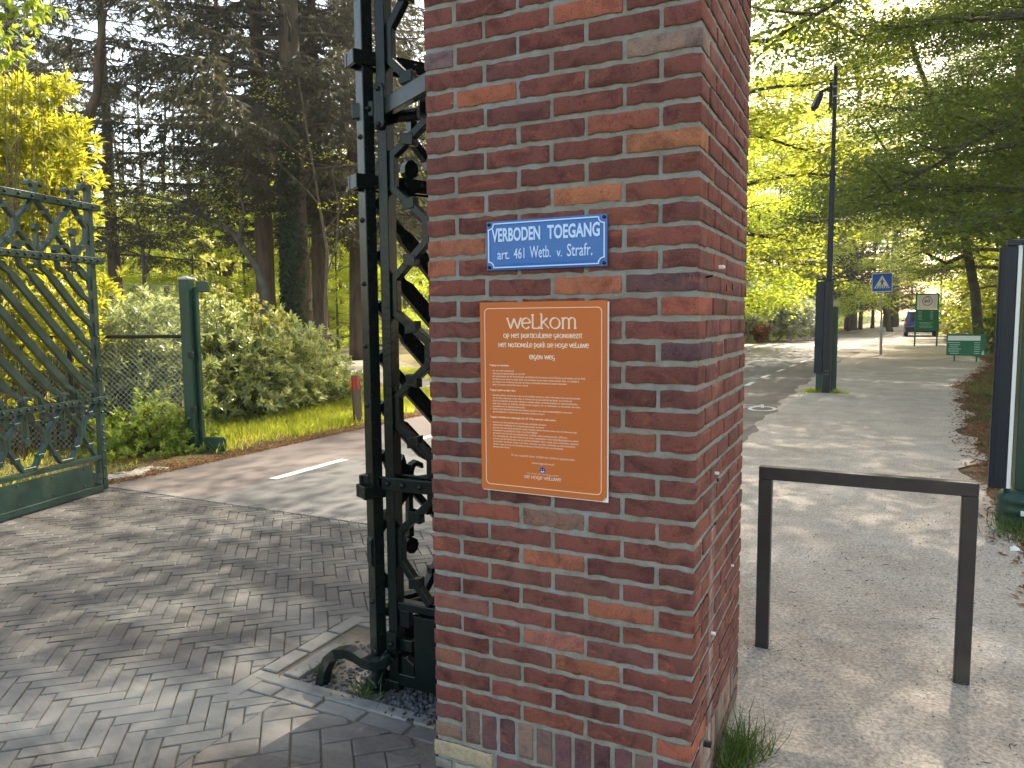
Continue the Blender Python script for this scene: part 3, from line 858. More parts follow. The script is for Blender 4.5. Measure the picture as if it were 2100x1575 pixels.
# small fixings left in the side face
mb = MB(); mb.cyl((-0.002, .272, 1.629), (0.013, .272, 1.629), .006, 10); mb.dome((0.013, .272, 1.629), .006, (1, 0, 0))
mb.cyl((-0.002, .255, .515), (0.012, .255, .515), .005, 10); mb.cyl((-0.002, .266, 1.012), (0.012, .266, 1.012), .005, 10)
mb.cyl((-0.002, .60, .62), (0.008, .60, .62), .004, 10)
o = mb.build('wall_plug', M['white'], pillar); o.location = (PW / 2, -PD / 2, 0)
mb = MB(); mb.cyl((-0.004, .407, 1.573), (0.003, .407, 1.573), .011, 12); mb.cyl((-0.004, .52, 1.58), (0.003, .52, 1.58), .012, 12)
mb.cyl((-0.002, .084, 1.59), (0.022, .075, 1.594), .003, 8); mb.cyl((-0.002, .177, .203), (0.02, .177, .203), .011, 8); mb.cyl((0.0, .30, .985), (0.006, .30, .985), .006, 8)
o = mb.build('anchor_bolt', M['blackmetal'], pillar); o.location = (PW / 2, -PD / 2, 0)

# ------------------------------------------------------------------ lettering
def text_geo(body, size=1.0, bold=0.0):
    cu = bpy.data.curves.new('t', 'FONT'); cu.body = body; cu.size = size; cu.offset = bold; cu.resolution_u = 3
    ob = bpy.data.objects.new('t', cu); S.collection.objects.link(ob)
    dg = bpy.context.evaluated_depsgraph_get(); dg.update()
    me = ob.evaluated_get(dg).to_mesh()
    V = [tuple(v.co) for v in me.vertices]; F = [tuple(p.vertices) for p in me.polygons]
    ob.evaluated_get(dg).to_mesh_clear()
    bpy.data.objects.remove(ob); bpy.data.curves.remove(cu)
    return V, F


def put_text(mb, body, x0, z0, w=None, h=None, size=None, y=0.0, centre=False, bold=0.0, mi=0, right=None, aspect=1.0):
    """text in the x,z plane facing -y; either w and h of the ink box, or size"""
    V, F = text_geo(body, 1.0, bold)
    if not V: return
    A_ = np.array(V)[:, :2]; mn = A_.min(0); mx = A_.max(0)
    if size is not None:
        sx = size * aspect; sz = size; off = np.array([0.0 if not centre else (mx[0] + mn[0]) / 2, 0.0])
    else:
        sz = h / (mx[1] - mn[1]); sx = w / (mx[0] - mn[0]); off = mn.copy()
    P = [(x0 + (a[0] - off[0]) * sx, y, z0 + (a[1] - off[1]) * sz) for a in A_]
    mb.add(P, F, mi)


# hand drawn broad-nib letters: strokes as polylines on a unit em (x-height 1), heavier when running down
def arc(cx, cy, r, a0, a1, n=9, ry=None):
    ry = ry or r
    return [(cx + r * math.cos(math.radians(a0 + (a1 - a0) * i / n)), cy + ry * math.sin(math.radians(a0 + (a1 - a0) * i / n))) for i in range(n + 1)]


GL = {
    'w': (1.25, [[(0, 1), (.3, 0)], [(.3, 0), (.6, .95)], [(.6, .95), (.9, 0)], [(.9, 0), (1.2, 1)], [(-.1, .98), (.12, .98)], [(1.1, .98), (1.28, .98)]]),
    'e': (.82, [arc(.4, .5, .36, 0, 320, 14, .5), [(.04, .5), (.76, .55)]]),
    'L': (.75, [[(.15, 1.3), (.15, 0)], [(.15, .02), (.72, .02)], [(.02, 1.3), (.28, 1.3)], [(.7, .02), (.72, .2)]]),
    'k': (.85, [[(.15, 1.4), (.15, 0)], [(.15, .45), (.65, 1)], [(.3, .6), (.8, 0)], [(.02, 1.4), (.15, 1.38)], [(.03, .01), (.28, .01)]]),
    'o': (.95, [arc(.44, .5, .4, 90, 450, 18, .5)]),
    'm': (1.35, [[(.15, 1), (.15, 0)], arc(.4, .7, .25, 170, 0, 7, .3) + [(.65, 0)], arc(.9, .7, .25, 170, 0, 7, .3) + [(1.15, 0)], [(.02, .98), (.15, .98)], [(.05, .01), (.26, .01)], [(.55, .01), (.75, .01)], [(1.05, .01), (1.27, .01)]]),
    'O': (.95, [arc(.44, .5, .4, 90, 450, 18, .5)]),
    'p': (.85, [[(.15, 1.0), (.15, -.4)], arc(.3, .55, .4, 130, -130, 10, .45), [(.03, .98), (.15, .98)]]),
    'P': (.85, [[(.15, 1.0), (.15, -.4)], arc(.3, .62, .36, 130, -130, 10, .38)]),
    'H': (.95, [[(.12, 1), (.12, 0)], [(.75, 1), (.75, 0)], [(.12, .5), (.75, .55)], [(0, .99), (.24, .99)], [(0, .01), (.24, .01)]]),
    't': (.7, [[(.35, 1.0), (.3, .25), (.42, .02), (.62, .04)], [(.02, .96), (.66, 1.02)]]),
    'a': (.85, [arc(.38, .42, .32, 60, 330, 10, .42), [(.25, 1.0), (.68, .6), (.7, 0)]]),
    'R': (.85, [[(.15, 1), (.15, 0)], arc(.28, .74, .3, 120, -110, 8, .26), [(.3, .5), (.75, 0)]]),
    'I': (.35, [[(.17, 1), (.17, 0)], [(.05, .99), (.28, .99)], [(.05, .01), (.28, .01)]]),
    'C': (.8, [arc(.45, .5, .38, 50, 310, 12, .5)]),
    'U': (.9, [[(.12, 1), (.12, .4)] + arc(.43, .38, .31, 180, 360, 8, .36) + [(.74, 1)]]),
    'G': (.85, [arc(.42, .55, .34, 60, 340, 10, .42), [(.5, .35), (.8, .35)], [(.74, .4), (.55, -.28), (.2, -.3)]]),
    'N': (.95, [[(.12, 1), (.12, 0)], [(.12, 1), (.75, 0)], [(.75, 1), (.75, 0)]]),
    'D': (.9, [[(.14, 1), (.14, 0)], arc(.2, .5, .56, 80, -80, 10, .5)]),
    'B': (.82, [[(.14, 1), (.14, 0)], arc(.25, .75, .3, 110, -90, 7, .25), arc(.25, .26, .38, 90, -110, 7, .26)]),
    'Z': (.8, [[(.08, .97), (.7, .97)], [(.68, .97), (.08, .03)], [(.06, .03), (.74, .03)]]),
    'V': (.85, [[(.02, 1), (.38, 0)], [(.38, 0), (.75, 1)]]),
    'v': (.85, [[(.02, 1), (.38, 0)], [(.38, 0), (.75, 1)]]),
    'S': (.7, [[(.58, .9), (.3, 1), (.1, .8), (.3, .55), (.55, .35), (.55, .1), (.3, 0), (.08, .1)]]),
    'u': (.9, [[(.12, 1), (.12, .4)] + arc(.43, .38, .31, 180, 360, 8, .36) + [(.74, 1)], [(.74, 1), (.76, 0)]]),
    'T': (.8, [[(.4, 1), (.4, 0)], [(.03, .98), (.76, .98)]]),
}


def nib_text(mb, s, xc, z, width, xh, y=0.0, wt=0.15, thin=0.45):
    tot = sum(.45 if ch == ' ' else GL[ch][0] for ch in s)
    k = width / tot; x = xc - width / 2
    for ch in s:
        if ch == ' ': x += .45 * k; continue
        adv, strokes = GL[ch]
        for n_, st in enumerate(strokes):
            P = [(x + a * k, z + b * xh) for a, b in st]
            ws = []
            for i in range(len(P)):
                a = P[max(i - 1, 0)]; b = P[min(i + 1, len(P) - 1)]
                dx, dz = (b[0] - a[0]), (b[1] - a[1]); L = math.hypot(dx, dz) or 1
                ws.append(xh * wt * (thin + (1 - thin) * abs(math.sin(math.atan2(dz, dx) + math.radians(25)))))
            n2 = len(P); Vt = []
            for i in range(n2):
                a = np.array(P[max(i - 1, 0)]); b = np.array(P[min(i + 1, n2 - 1)]); d = b - a; d = d / (np.linalg.norm(d) or 1)
                nn = np.array([-d[1], d[0]]) * ws[i] / 2
                Vt += [(P[i][0] + nn[0], y - n_ * 0.00004, P[i][1] + nn[1]), (P[i][0] - nn[0], y - n_ * 0.00004, P[i][1] - nn[1])]
            mb.add(Vt, [(2 * i, 2 * i + 1, 2 * i + 3, 2 * i + 2) for i in range(n2 - 1)])
        x += adv * k


# ------------------------------------------------------------------ signs on the pillar
M['enamel'] = surf('blue_enamel', (0.03, 0.13, 0.39), 0.25, 0.06, 3, 0.03, 60, 0.3)
M['enamel_white'] = flat('enamel_white', (0.45, 0.60, 0.88), 0.25)
M['orange'] = surf('orange_board', (0.48, 0.13, 0.032), 0.5, 0.04, 2, 0.02, 100, 0.2)
M['cream'] = flat('cream_print', (0.75, 0.56, 0.42), 0.4)
M['cream_dim'] = flat('fine_cream_print', (0.78, 0.50, 0.35), 0.4)
M['aluminium'] = flat('aluminium_sheet', (0.55, 0.56, 0.58), 0.35)
M['logo_blue'] = flat('dark_blue_print', (0.02, 0.04, 0.16), 0.4)

bx0, bx1, bz0, bz1 = -0.6255, -0.250, 1.6255, 1.768
sg = thing('enamel_sign', 'blue enamel sign reading VERBODEN TOEGANG screwed on the brick pillar above the orange board', 'sign', ((bx0 + bx1) / 2, -0.006, (bz0 + bz1) / 2))
loc = Vector(sg.location)
Wb, Hb = bx1 - bx0, bz1 - bz0
mb = MB()
# slightly dished plate
nx_, nz_ = 16, 8
V = []; F = []
for i in range(nx_ + 1):
    for j in range(nz_ + 1):
        u, v = i / nx_ - .5, j / nz_ - .5
        V.append((u * Wb, -0.004 - 0.0025 * (1 - (2 * u) ** 4) * (1 - (2 * v) ** 4), v * Hb))
F = [(i * (nz_ + 1) + j, (i + 1) * (nz_ + 1) + j, (i + 1) * (nz_ + 1) + j + 1, i * (nz_ + 1) + j + 1) for i in range(nx_) for j in range(nz_)]
mb.add(V, F)
mb.box((0, -0.0012, 0), (Wb, 0.0055, Hb))
mb.build('plate', M['enamel'], sg)
# white line with notched corners
inn = 0.0075; nr = 0.017
pth = []
for (cx_, cz_, a0) in ((1, 1, 180), (-1, 1, 270), (-1, -1, 0), (1, -1, 90)):
    ccx, ccz = cx_ * (Wb / 2 - inn), cz_ * (Hb / 2 - inn)
    seg = arc(ccx, ccz, nr, a0, a0 + 90, 6)
    seg = seg if (cx_ * cz_ > 0) else seg
    pth.append(seg[::-1] if False else seg)
# order the four quarter arcs counter-clockwise round the plate
pts = []
for seg, rev in ((pth[0], True), (pth[1], True), (pth[2], True), (pth[3], True)):
    pts += seg[::-1] if rev else seg
mb = MB(); mb.ribbon(pts, 0.0036, -0.0078, -0.0052, closed=True); mb.build('border_line', M['enamel_white'], sg)
mb = MB()
put_text(mb, 'VERBODEN', -Wb / 2 + 0.0185, 0.0105, w=0.157, h=0.040, y=-0.0080, bold=0.03)
mb.build('lettering', M['enamel_white'], sg); mb = MB()
put_text(mb, 'TOEGANG', -Wb / 2 + 0.0195 + 0.178, 0.0105, w=0.158, h=0.040, y=-0.0080, bold=0.03)
mb.build('lettering', M['enamel_white'], sg)
mb = MB()
for w_, x_, ww in (('art.', 0.037, .040), ('461', 0.091, .034), ('Wetb.', 0.142, .066), ('v.', 0.226, .017), ('Strafr.', 0.258, .076)):
    hh = {'art.': .0235, '461': .031, 'Wetb.': .034, 'v.': .0175, 'Strafr.': .035}[w_]
    put_text(mb, w_, -Wb / 2 + x_, -0.0405, w=ww, h=hh, y=-0.0078, bold=0.008)
mb.build('small_lettering', M['enamel_white'], sg)
for sx, sz in ((-1, -1), (-1, 1), (1, -1), (1, 1)):
    mb = MB(); cxx, czz = sx * (Wb / 2 - .0085), sz * (Hb / 2 - .0085)
    mb.cyl((cxx, -0.003, czz), (cxx, -0.0085, czz), .0048, 12); mb.dome((cxx, -0.0085, czz), .0048, (0, -1, 0)); mb.build('screw', M['blackmetal'], sg)

ox0, ox1, oz0, oz1 = -0.6495, -0.247, 0.962, 1.531
og = thing('welcome_sign', 'orange welcome board with a white rounded outline and small print on the brick pillar', 'sign', ((ox0 + ox1) / 2, -0.006, (oz0 + oz1) / 2))
Wo, Ho = ox1 - ox0, oz1 - oz0
mb = MB(); mb.box((0.0022, -0.0005, -0.0035), (Wo, 0.004, Ho)); mb.build('backing_sheet', M['white'], og, bevel=0.0005)
# front panel with its lower right corner clipped
mb = MB()
poly = [(-Wo / 2, -Ho / 2 + .0005), (Wo / 2 - .014, -Ho / 2 + .0005), (Wo / 2 - .0015, -Ho / 2 + .013), (Wo / 2 - .0015, Ho / 2), (-Wo / 2, Ho / 2)]
mb.prism(poly, -0.0085, -0.0035); mb.build('panel', M['orange'], og, bevel=0.0006)
y_ = -0.0090
rr = 0.013; ix, iz0, iz1 = Wo / 2 - 0.0165, -Ho / 2 + 0.0185, Ho / 2 - 0.0185
pts = arc(ix - rr, iz1 - rr, rr, 0, 90, 5) + arc(-ix + rr, iz1 - rr, rr, 90, 180, 5) + arc(-ix + rr, iz0 + rr, rr, 180, 270, 5) + arc(ix - rr, iz0 + rr, rr, 270, 360, 5)
mb = MB(); mb.ribbon(pts, 0.0022, -0.0092, -0.0085, closed=True); mb.build('outline', M['cream'], og)
zt = Ho / 2
mb = MB()
nib_text(mb, 'weLkom', 0.002, zt - 0.0778, 0.222, 0.0305, y_, wt=.19, thin=.42)
mb.build('heading', M['cream'], og); mb = MB()
nib_text(mb, 'OP Het paRtICULIeRe GRONDBeZIt', 0.003, zt - 0.105, 0.250, 0.0115, y_, wt=.26, thin=.6)
nib_text(mb, 'Het NatIONaLe paRk De HOGe veLuwe', 0.004, zt - 0.1325, 0.286, 0.0115, y_, wt=.26, thin=.6)
nib_text(mb, 'eIGeN weG', 0.003, zt - 0.167, 0.082, 0.0115, y_, wt=.26, thin=.6)
mb.build('heading', M['cream'], og)
mb = MB()
lines = [(0.205, 0, 1, 'Toegang voor bezoekers:'), (0.2225, 1, 0, 'met een geldig entreebewijs'), (0.2318, 1, 0, 'gedurende de openingstijden van het Park'),
         (0.2411, 1, 0, 'met inachtneming van het Parkreglement (verkrijgbaar bij de ingangen van het Park en op de website van het Park)'),
         (0.2504, 1, 0, 'die blijven op de wegen en paden (zoals ook aangegeven op de meest recente wandel-, fiets-, en autokaart)'),
         (0.2597, 1, 0, 'met respect voor de flora en de (rust van) fauna, omliggende bewoners en andere bezoekers'), (0.2690, 1, 0, 'indien de toegang tot het Park niet is ontzegd'),
         (0.2870, 0, 1, 'Toegang is geheel op eigen risico:'),
         (0.3040, 1, 0, 'Bezoekers dienen zich bewust te zijn van de mogelijke gevaren en risico\'s die gepaard gaan met het betreden'),
         (0.3132, 2, 0, 'van het Park, waaronder, onder meer, in verband met de aanwezigheid van dieren, de gevolgen van'),
         (0.3224, 2, 0, 'natuurverschijnselen (waaronder vallende en gevallen takken, verminderd daglicht en weersverschijnselen,'),
         (0.3316, 2, 0, 'zoals hagel, onweer en gladheid), ongelijke wegen en paden, weg- en wildroosters, en blootstelling aan teken,'),
         (0.3408, 2, 0, 'vossenlintworm en eikenprocessierupsen'), (0.3500, 1, 0, 'Stichting Het Nationale Park De Hoge Veluwe aanvaardt geen enkele aansprakelijkheid, waaronder'),
         (0.3592, 2, 0, 'aansprakelijkheid in verband met de genoemde gevaren en risico\'s'),
         (0.3770, 0, 1, 'Toegang is verboden voor onbevoegden (art. 461 WvS), waaronder, onder andere:'),
         (0.3940, 1, 0, 'personen die niet-goedgekeurde commerciele activiteiten uitvoeren'), (0.4032, 1, 0, 'onderzoekers individueel en in groepsverband zonder vergunning'),
         (0.4124, 1, 0, 'personen met niet (kort) aangelijnde honden of andere dieren. Honden mogen niet in de gebouwen met'),
         (0.4216, 2, 0, 'uitzondering van aangelijnde honden in het Park Paviljoen'), (0.4308, 1, 0, 'personen in het bezit van een metaaldetector of geluids- en/of navigatieapparatuur (GPS enz.)'),
         (0.4400, 2, 0, 'voor speldoeleinden, dan wel in bezit van een drone, modelvliegtuig of een radiografisch bestuurd voertuig'),
         (0.4492, 1, 0, 'personen die zich bezighouden met de volgende activiteiten: roken, vuurtje stoken en/of koken, verstoring,'),
         (0.4584, 2, 0, 'verontrusting van dieren, graven in de bodem, zwemmen, vervuiling, achterlaten van afval, beschadiging,'),
         (0.4676, 2, 0, 'plukken, rapen en roven van natuurlijke producten of het bij zich dragen van slagwapens,'), (0.4768, 2, 0, 'geweien en/of hoorns')]
for dz, ind, bold, s in lines:
    xx = -Wo / 2 + (0.031 if ind == 0 else 0.0405)
    dz = .190 + (dz - .205) * .909
    put_text(mb, s, xx, zt - dz, size=0.0080, y=y_, bold=0.045 if bold else 0.02, aspect=0.80)
    if ind == 1: mb.box((-Wo / 2 + 0.0325, y_, zt - dz + 0.0025), (0.0014, 0.0002, 0.0014))
mb.build('small_print', M['cream_dim'], og)
mb = MB()
put_text(mb, "Er kan toezicht door middel van camera's plaatsvinden.", 0.004, zt - 0.459, size=0.0105, y=y_, centre=True, aspect=.88)
put_text(mb, "www.hogeveluwe.nl", 0.004, zt - 0.478, size=0.0105, y=y_, centre=True, aspect=.85)
mb.build('closing_lines', M['cream'], og); mb = MB()
nib_text(mb, 'De HOGe veLuwe', 0.003, zt - 0.5225, 0.118, 0.0088, y_, wt=.2, thin=.6)
mb.build('park_name', M['cream'], og)
mb = MB(); put_text(mb, "STICHTING HET NATIONALE PARK", 0.003, zt - 0.5095, size=0.0062, y=y_, centre=True, aspect=1.05); mb.build('maker_line', M['cream_dim'], og)
mb = MB(); mb.cyl((0.003, -0.0085, zt - .4945), (0.003, -0.0092, zt - .4945), .0088, 24); lg = mb.build('emblem', M['logo_blue'], og)
mb = MB(); mb.ribbon(arc(0.003, zt - .4945, .0052, 200, 340, 8), 0.0036, -0.0098, -0.0094); mb.ribbon([(-0.0015, zt - .493), (-0.0005, zt - .490)], .002, -.0098, -.0094)
mb.ribbon([(0.0075, zt - .493), (0.0065, zt - .490)], .002, -.0098, -.0094); mb.build('emblem_mark', M['enamel_white'], lg)

# ------------------------------------------------------------------ wrought iron gate leaves
MOD = 0.36
Z_TOP, Z_2, Z_3, Z_F, Z_P = 2.45, 2.0, 0.81, 0.33, 0.27
TH = 0.042            # thickness of the flat bars


def cusped(mb, a, b, w, y0, y1, blk=True, M_=None):
    """straight flat bar from a to b with a little square block half way"""
    a = np.array(a, float); b = np.array(b, float)
    mb.ribbon([a, b], w, y0, y1, M_)
    if blk:
        d = (b - a) / np.linalg.norm(b - a); c = (a + b) / 2; h = 0.021
        n_ = np.array([-d[1], d[0]])
        # square block turned to stand upright
        pts = [c + np.array(q) * h for q in ((-1.15, 1.0), (1.15, 1.0), (1.15, -1.0), (-1.15, -1.0))]
        mb.prism([tuple(p) for p in pts], y0 - .003, y1 + .003, M_)


def octa_side(mb, s0, s1, z_lo, z_hi, side, w, y0, y1, top_open=True, bot_flat=None):
    """one zig-zag side: from (s0,z_hi) out to s1 and back to (s0 or flat end, z_lo)"""
    zm = (z_lo + z_hi) / 2; hv = 0.045
    g = side * w * 0.52
    p0 = (s0 + side * .012, z_hi); p1 = (s1 - g, zm + hv); p2 = (s1 - g, zm - hv); p3 = (s0 + side * (0.012 if bot_flat is None else bot_flat), z_lo)
    mb.ribbon([p0, p1, p2, p3], w, y0, y1)
    for a, b in ((p0, p1), (p2, p3)):
        c = (np.array(a) + np.array(b)) / 2; h = 0.02
        mb.prism([tuple(c + np.array(q) * h) for q in ((-1.2, .95), (1.1, 1.05), (1.2, -.95), (-1.1, -1.05))], y0 - .003, y1 + .003)


def teardrop(c, r, up=1):
    return [(c[0] + r * math.cos(math.radians(t)) * .92, c[1] + up * r * (math.sin(math.radians(t)) * (1.15 if math.sin(math.radians(t)) > 0 else 1.0))) for t in range(0, 360, 40)]


def curl(mb, x, z, side, up, s, y0, y1, w=0.024):
    """stubby scroll hook rising from (x,z) and bending outward"""
    P = [(0.006, 0), (0.007, .05), (.018, .082), (.043, .094), (.066, .082), (.072, .062)]
    mb.ribbon([(x + side * a * s, z + up * b * s) for a, b in P], [w, w, w * 1.0, w * 1.0, w * .9, w * .5], y0, y1)


def make_leaf(mat, Lg):
    """origin at the foot of the hinge stile, leaf runs along +x to Lg, front face looks to -y"""
    root = bpy.data.objects.new('gate_leaf', None); link(root)
    y0, y1 = -TH / 2, TH / 2
    end = Lg
    # x positions measured from the free end
    X = lambda s: end - s
    mb = MB(); mb.box((0.0, 0, 1.41), (0.044, 0.068, 2.52)); mb.prism([(-.022, 2.671), (.022, 2.671), (.022, 2.70), (.0, 2.735)], -.034, .034); mb.build('hinge_stile', mat, root, bevel=.003)
    mb = MB()
    mb.box((X(0.0), 0, 1.25), (0.05, 0.05, 2.46))
    mb.ribbon([(X(0.0), 2.482), (X(0.0), 2.58), (X(.018), 2.612), (X(.05), 2.622), (X(.078), 2.60), (X(.082), 2.575)], [.046, .044, .04, .036, .03, .018], -.022, .022)
    for z in (0.12, 0.22, .36, .42, .47, .53, .58, .70, 0.76, .98, 1.1, 1.35): mb.dome((X(0.0), -.025, z), .011, (0, -1, 0), n=6)
    mb.build('end_stile', mat, root, bevel=.003)
    ncell = int((Lg) / MOD)
    # rails: flat bars front and back, clasping the bars
    for z, hh in ((Z_TOP, .052), (Z_2, .054), (Z_3, .05)):
        mb = MB()
        for yy in (-TH / 2 - .0125, TH / 2 + .0125): mb.box((end / 2 + .02, yy, z), (Lg + .16, 0.019, hh))
        mb.box((-.052, 0, z), (.012, 0.058, hh)); mb.box((end + .094, 0, z), (.012, 0.058, hh))
        x = 0.07
        k = 0
        while x < Lg + .06:
            mb.dome((x, -TH / 2 - .022, z), .013, (0, -1, 0), 1, n=8); k += 1
            x += 0.072 if z < 2.2 else 0.12
        mb.build('rail', [mat, M['blackmetal']], root, bevel=.0025)  # black rivet heads: their shadow side is put into the colour
    # upper band
    mb = MB()
    for k in range(-1, ncell + 1):
        sc = 0.18 + k * MOD
        xc = X(sc)
        if xc < 0.1 or xc > end: continue
        for side in (-1, 1):
            octa_side(mb, xc, xc + side * MOD / 2 - (0.028 if (side == 1 and k == 0) else 0), Z_2 + .02, Z_TOP - .02, side, .027, y0, y1)
            curl(mb, xc, Z_TOP + .02, side, 1, 1.0, y0, y1)
            curl(mb, xc, Z_2 - .02, side, -1, 0.75, y0, y1, .018)
        mb.ribbon([(xc, Z_2 + .03), (xc, Z_2 + .17)], [.026, .02], y0 + .002, y1 - .002); mb.prism(teardrop((xc, Z_2 + .215), .031), y0 - .001, y1 + .001)
    for k in range(1, ncell + 1):
        xc = X(k * MOD)
        if xc < .06: continue
        mb.prism(teardrop((xc, Z_2 + .065), .034), y0 - .001, y1 + .001)
    mb.build('upper_tracery', mat, root, bevel=.0012, seg=1)
    # diagonal bars
    mb = MB()
    zT, zB = Z_2 - .028, Z_3 + .028
    slope = 1.095
    k = 1
    for k in range(1, 30):
        s_top = 0.18 * k
        x_top = X(s_top)
        if x_top < 0.03: 
            # starts on the hinge stile
            z_top = zT - (0.03 - x_top) * slope; x_t = 0.03
            if z_top < zB + .1: break
        else: z_top = zT; x_t = x_top
        s_bot = s_top - (zT - zB) / slope
        if s_bot < 0.03:
            x_b = X(0.030); z_b = zT - (x_b - x_top) * slope
        else: x_b = X(s_bot); z_b = zB
        a = np.array([x_t, z_top]); b = np.array([x_b, z_b]); L = np.linalg.norm(b - a)
        if L < .12: continue
        d = (b - a) / L
        pts = []; ws = []
        n1 = min(.16, L * .25)
        if z_top == zT: pts += [a, a + (0.012, -.055)]; ws += [.030, .032]
        else: pts += [a]; ws += [.04]
        pts += [a + d * n1, a + d * (n1 + .03), b - d * (n1 + .03), b - d * n1]; ws += [.036, .058, .058, .036]
        if z_b == zB: pts += [b + (-.014, .06), b]; ws += [.030, .032]
        else: pts += [b + (-0.004, .03), b + (0.0, -.055)]; ws += [.034, .028]
        mb.ribbon(pts, ws, y0 + .004, y1 - .004)
    mb.build('diagonal_bars', mat, root, bevel=.0012, seg=1)
    # lower band
    mb = MB()
    for k in range(-1, ncell + 1):
        sc = 0.03 + k * MOD
        xc = X(sc)
        if xc < 0.12: continue
        sides = (-1,) if k == 0 else (-1, 1)
        if k < 0: continue
        for side in sides:
            if k == 0: octa_side(mb, xc, xc - MOD / 2, Z_F + .012, Z_3 - .02, -1, .027, y0, y1, bot_flat=.055)
            else: octa_side(mb, xc, xc + side * MOD / 2, Z_F + .012, Z_3 - .02, side, .027, y0, y1, bot_flat=.05)
            curl(mb, xc, Z_3 + .02, side, 1, 0.75, y0, y1, .018)
        if k > 0:
            mb.ribbon([(xc, Z_3 - .03), (xc, Z_3 - .21)], [.018, .022], y0 + .002, y1 - .002); mb.prism(teardrop((xc, Z_3 - .245), .032, -1), y0 - .001, y1 + .001)
            mb.ribbon([(xc - .06, Z_F + .022), (xc + .06, Z_F + .022)], .02, y0 - .001, y1 + .001)
    for k in range(0, ncell + 1):
        xc = X(0.21 + k * MOD)
        if xc < .06: continue
        mb.prism(teardrop((xc, Z_3 - .072), .034, -1), y0 - .001, y1 + .001)
    mb.build('lower_tracery', mat, root, bevel=.0012, seg=1)
    mb = MB()
    mb.box((end / 2, 0, 0.312), (Lg - .058, 0.05, 0.036)); mb.box((end / 2, 0, 0.045), (Lg - .058, 0.055, 0.05))
    mb.box((X(.045), 0, .178), (.034, .046, .21))
    mb.build('bottom_frame', mat, root, bevel=.003)
    mb = MB()
    mb.box((end / 2 - .04, -.012, 0.172), (Lg - .19, 0.012, 0.192))
    for x in np.arange(.15, Lg - .05, .32):
        for z in (.10, .245): mb.dome((x, -.018, z), .008, (0, -1, 0), n=6)
    mb.build('kick_plate', mat, root, bevel=.001)
    mb = MB(); mb.ribbon([(X(.05), .15), (X(.085), .165), (X(.09), .105), (X(.05), .09)], .03, -.03, .03); mb.build('latch_lug', mat, root, bevel=.004)
    return root


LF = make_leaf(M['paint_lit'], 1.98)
# free end of the left leaf at (-5.58, 2.12); it hangs back from its hinge to the south
dL = Vector((-0.236, 0.972, 0)).normalized()
LF.location = Vector((-5.585, 2.125, 0)) - dL * 1.98
LF.rotation_euler = (0, 0, math.atan2(dL.y, dL.x))
tag(LF, 'opened green iron gate leaf at the left edge in front of the yellow shrub', 'gate', 'wrought iron gate leaves')
RF = copy_tree(LF)
for ch in RF.children:
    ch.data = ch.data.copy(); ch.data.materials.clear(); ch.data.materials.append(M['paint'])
aR = math.radians(60)
RF.location = (-1.335, 0.355, 0.0)
RF.rotation_euler = (0, 0, aR)
tag(RF, 'opened dark green iron gate leaf folded back behind the brick pillar', 'gate', 'wrought iron gate leaves')
# extra rivets on the hinge edge of the near leaf and a pivot pin down to the stones
for z in (2.17, 1.86, 1.62, 1.38, 1.15, .60, .36):
    mb = MB(); mb.dome((-.022, 0, z), .011, (-1, 0, 0), n=8); mb.build('rivet', M['paint'], RF, smooth=True)
mb = MB(); mb.box((0, 0, .09), (.05, .06, .16)); mb.box((0, 0, .012), (.085, .10, .045)); mb.build('pivot_foot', M['paint'], RF, bevel=.01)

# ------------------------------------------------------------------ fixed iron panel between gate and pillar
FP = thing('iron_side_panel', 'narrow fixed green iron lattice panel between the gate and the brick pillar', 'fence panel', (-1.26, 0.38, 0))
yP = 0.0
mb = MB(); mb.box((0, 0, 1.66), (.042, .055, 3.32)); mb.box((0, 0, 0.0), (.05, .06, .08)); mb.build('post', M['paint'], FP, bevel=.003)
mb = MB()
UP = [(.178, 3.30), (.031, 3.17), (.031, 3.05), (.178, 2.93)] [:0] + [(.031, 3.30), (.031, 3.02), (.178, 2.88), (.178, 2.76), (.031, 2.557), (.031, 2.44), (.178, 2.30), (.178, 2.20), (.031, 2.096), (.031, 1.976), (.178, 1.851), (.178, 1.771),
      (.031, 1.637), (.031, 1.507), (.178, 1.397), (.178, 1.313), (.031, 1.185), (.031, 1.072), (.178, .952), (.178, .872)]
LO = [(.178, .82), (.178, .785), (.031, .652), (.031, .533), (.165, .372)]
for mirror in (False, True):
    for chain_ in (UP, LO):
        pts = [((.390 - x if mirror else x), z) for x, z in chain_]
        mb.ribbon(pts, .029, -.016, .016)
        for p_, q_ in zip(pts[:-1], pts[1:]):
            if abs(p_[0] - q_[0]) > .08:
                c_ = (np.array(p_) + np.array(q_)) / 2; sg_ = 1 if (p_[0] - q_[0]) > 0 else -1
                mb.prism([tuple(c_ + np.array(w_)) for w_ in ((-.026, .021 + .004 * sg_), (.026, .021 - .004 * sg_), (.026, -.022 - .004 * sg_), (-.026, -.022 + .004 * sg_))], -.0195, .0195)
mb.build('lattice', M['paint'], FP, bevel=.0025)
for z in (0.845,):
    mb = MB()
    mb.box((.17, -.032, z), (.43, .016, .052)); mb.box((.17, .032, z), (.43, .016, .052))
    mb.box((-.075, -.032, z), (.10, .016, .05)) if z < 1 else None
    mb.box((-.128, -.02, z), (.016, .05, .05)) if z < 1 else None
    for x in ((0, .07, .15) if z < 1 else (.15, .25)): mb.dome((x, -.04, z), .012, (0, -1, 0), n=10)
    mb.build('rail', M['paint'], FP, bevel=.004)
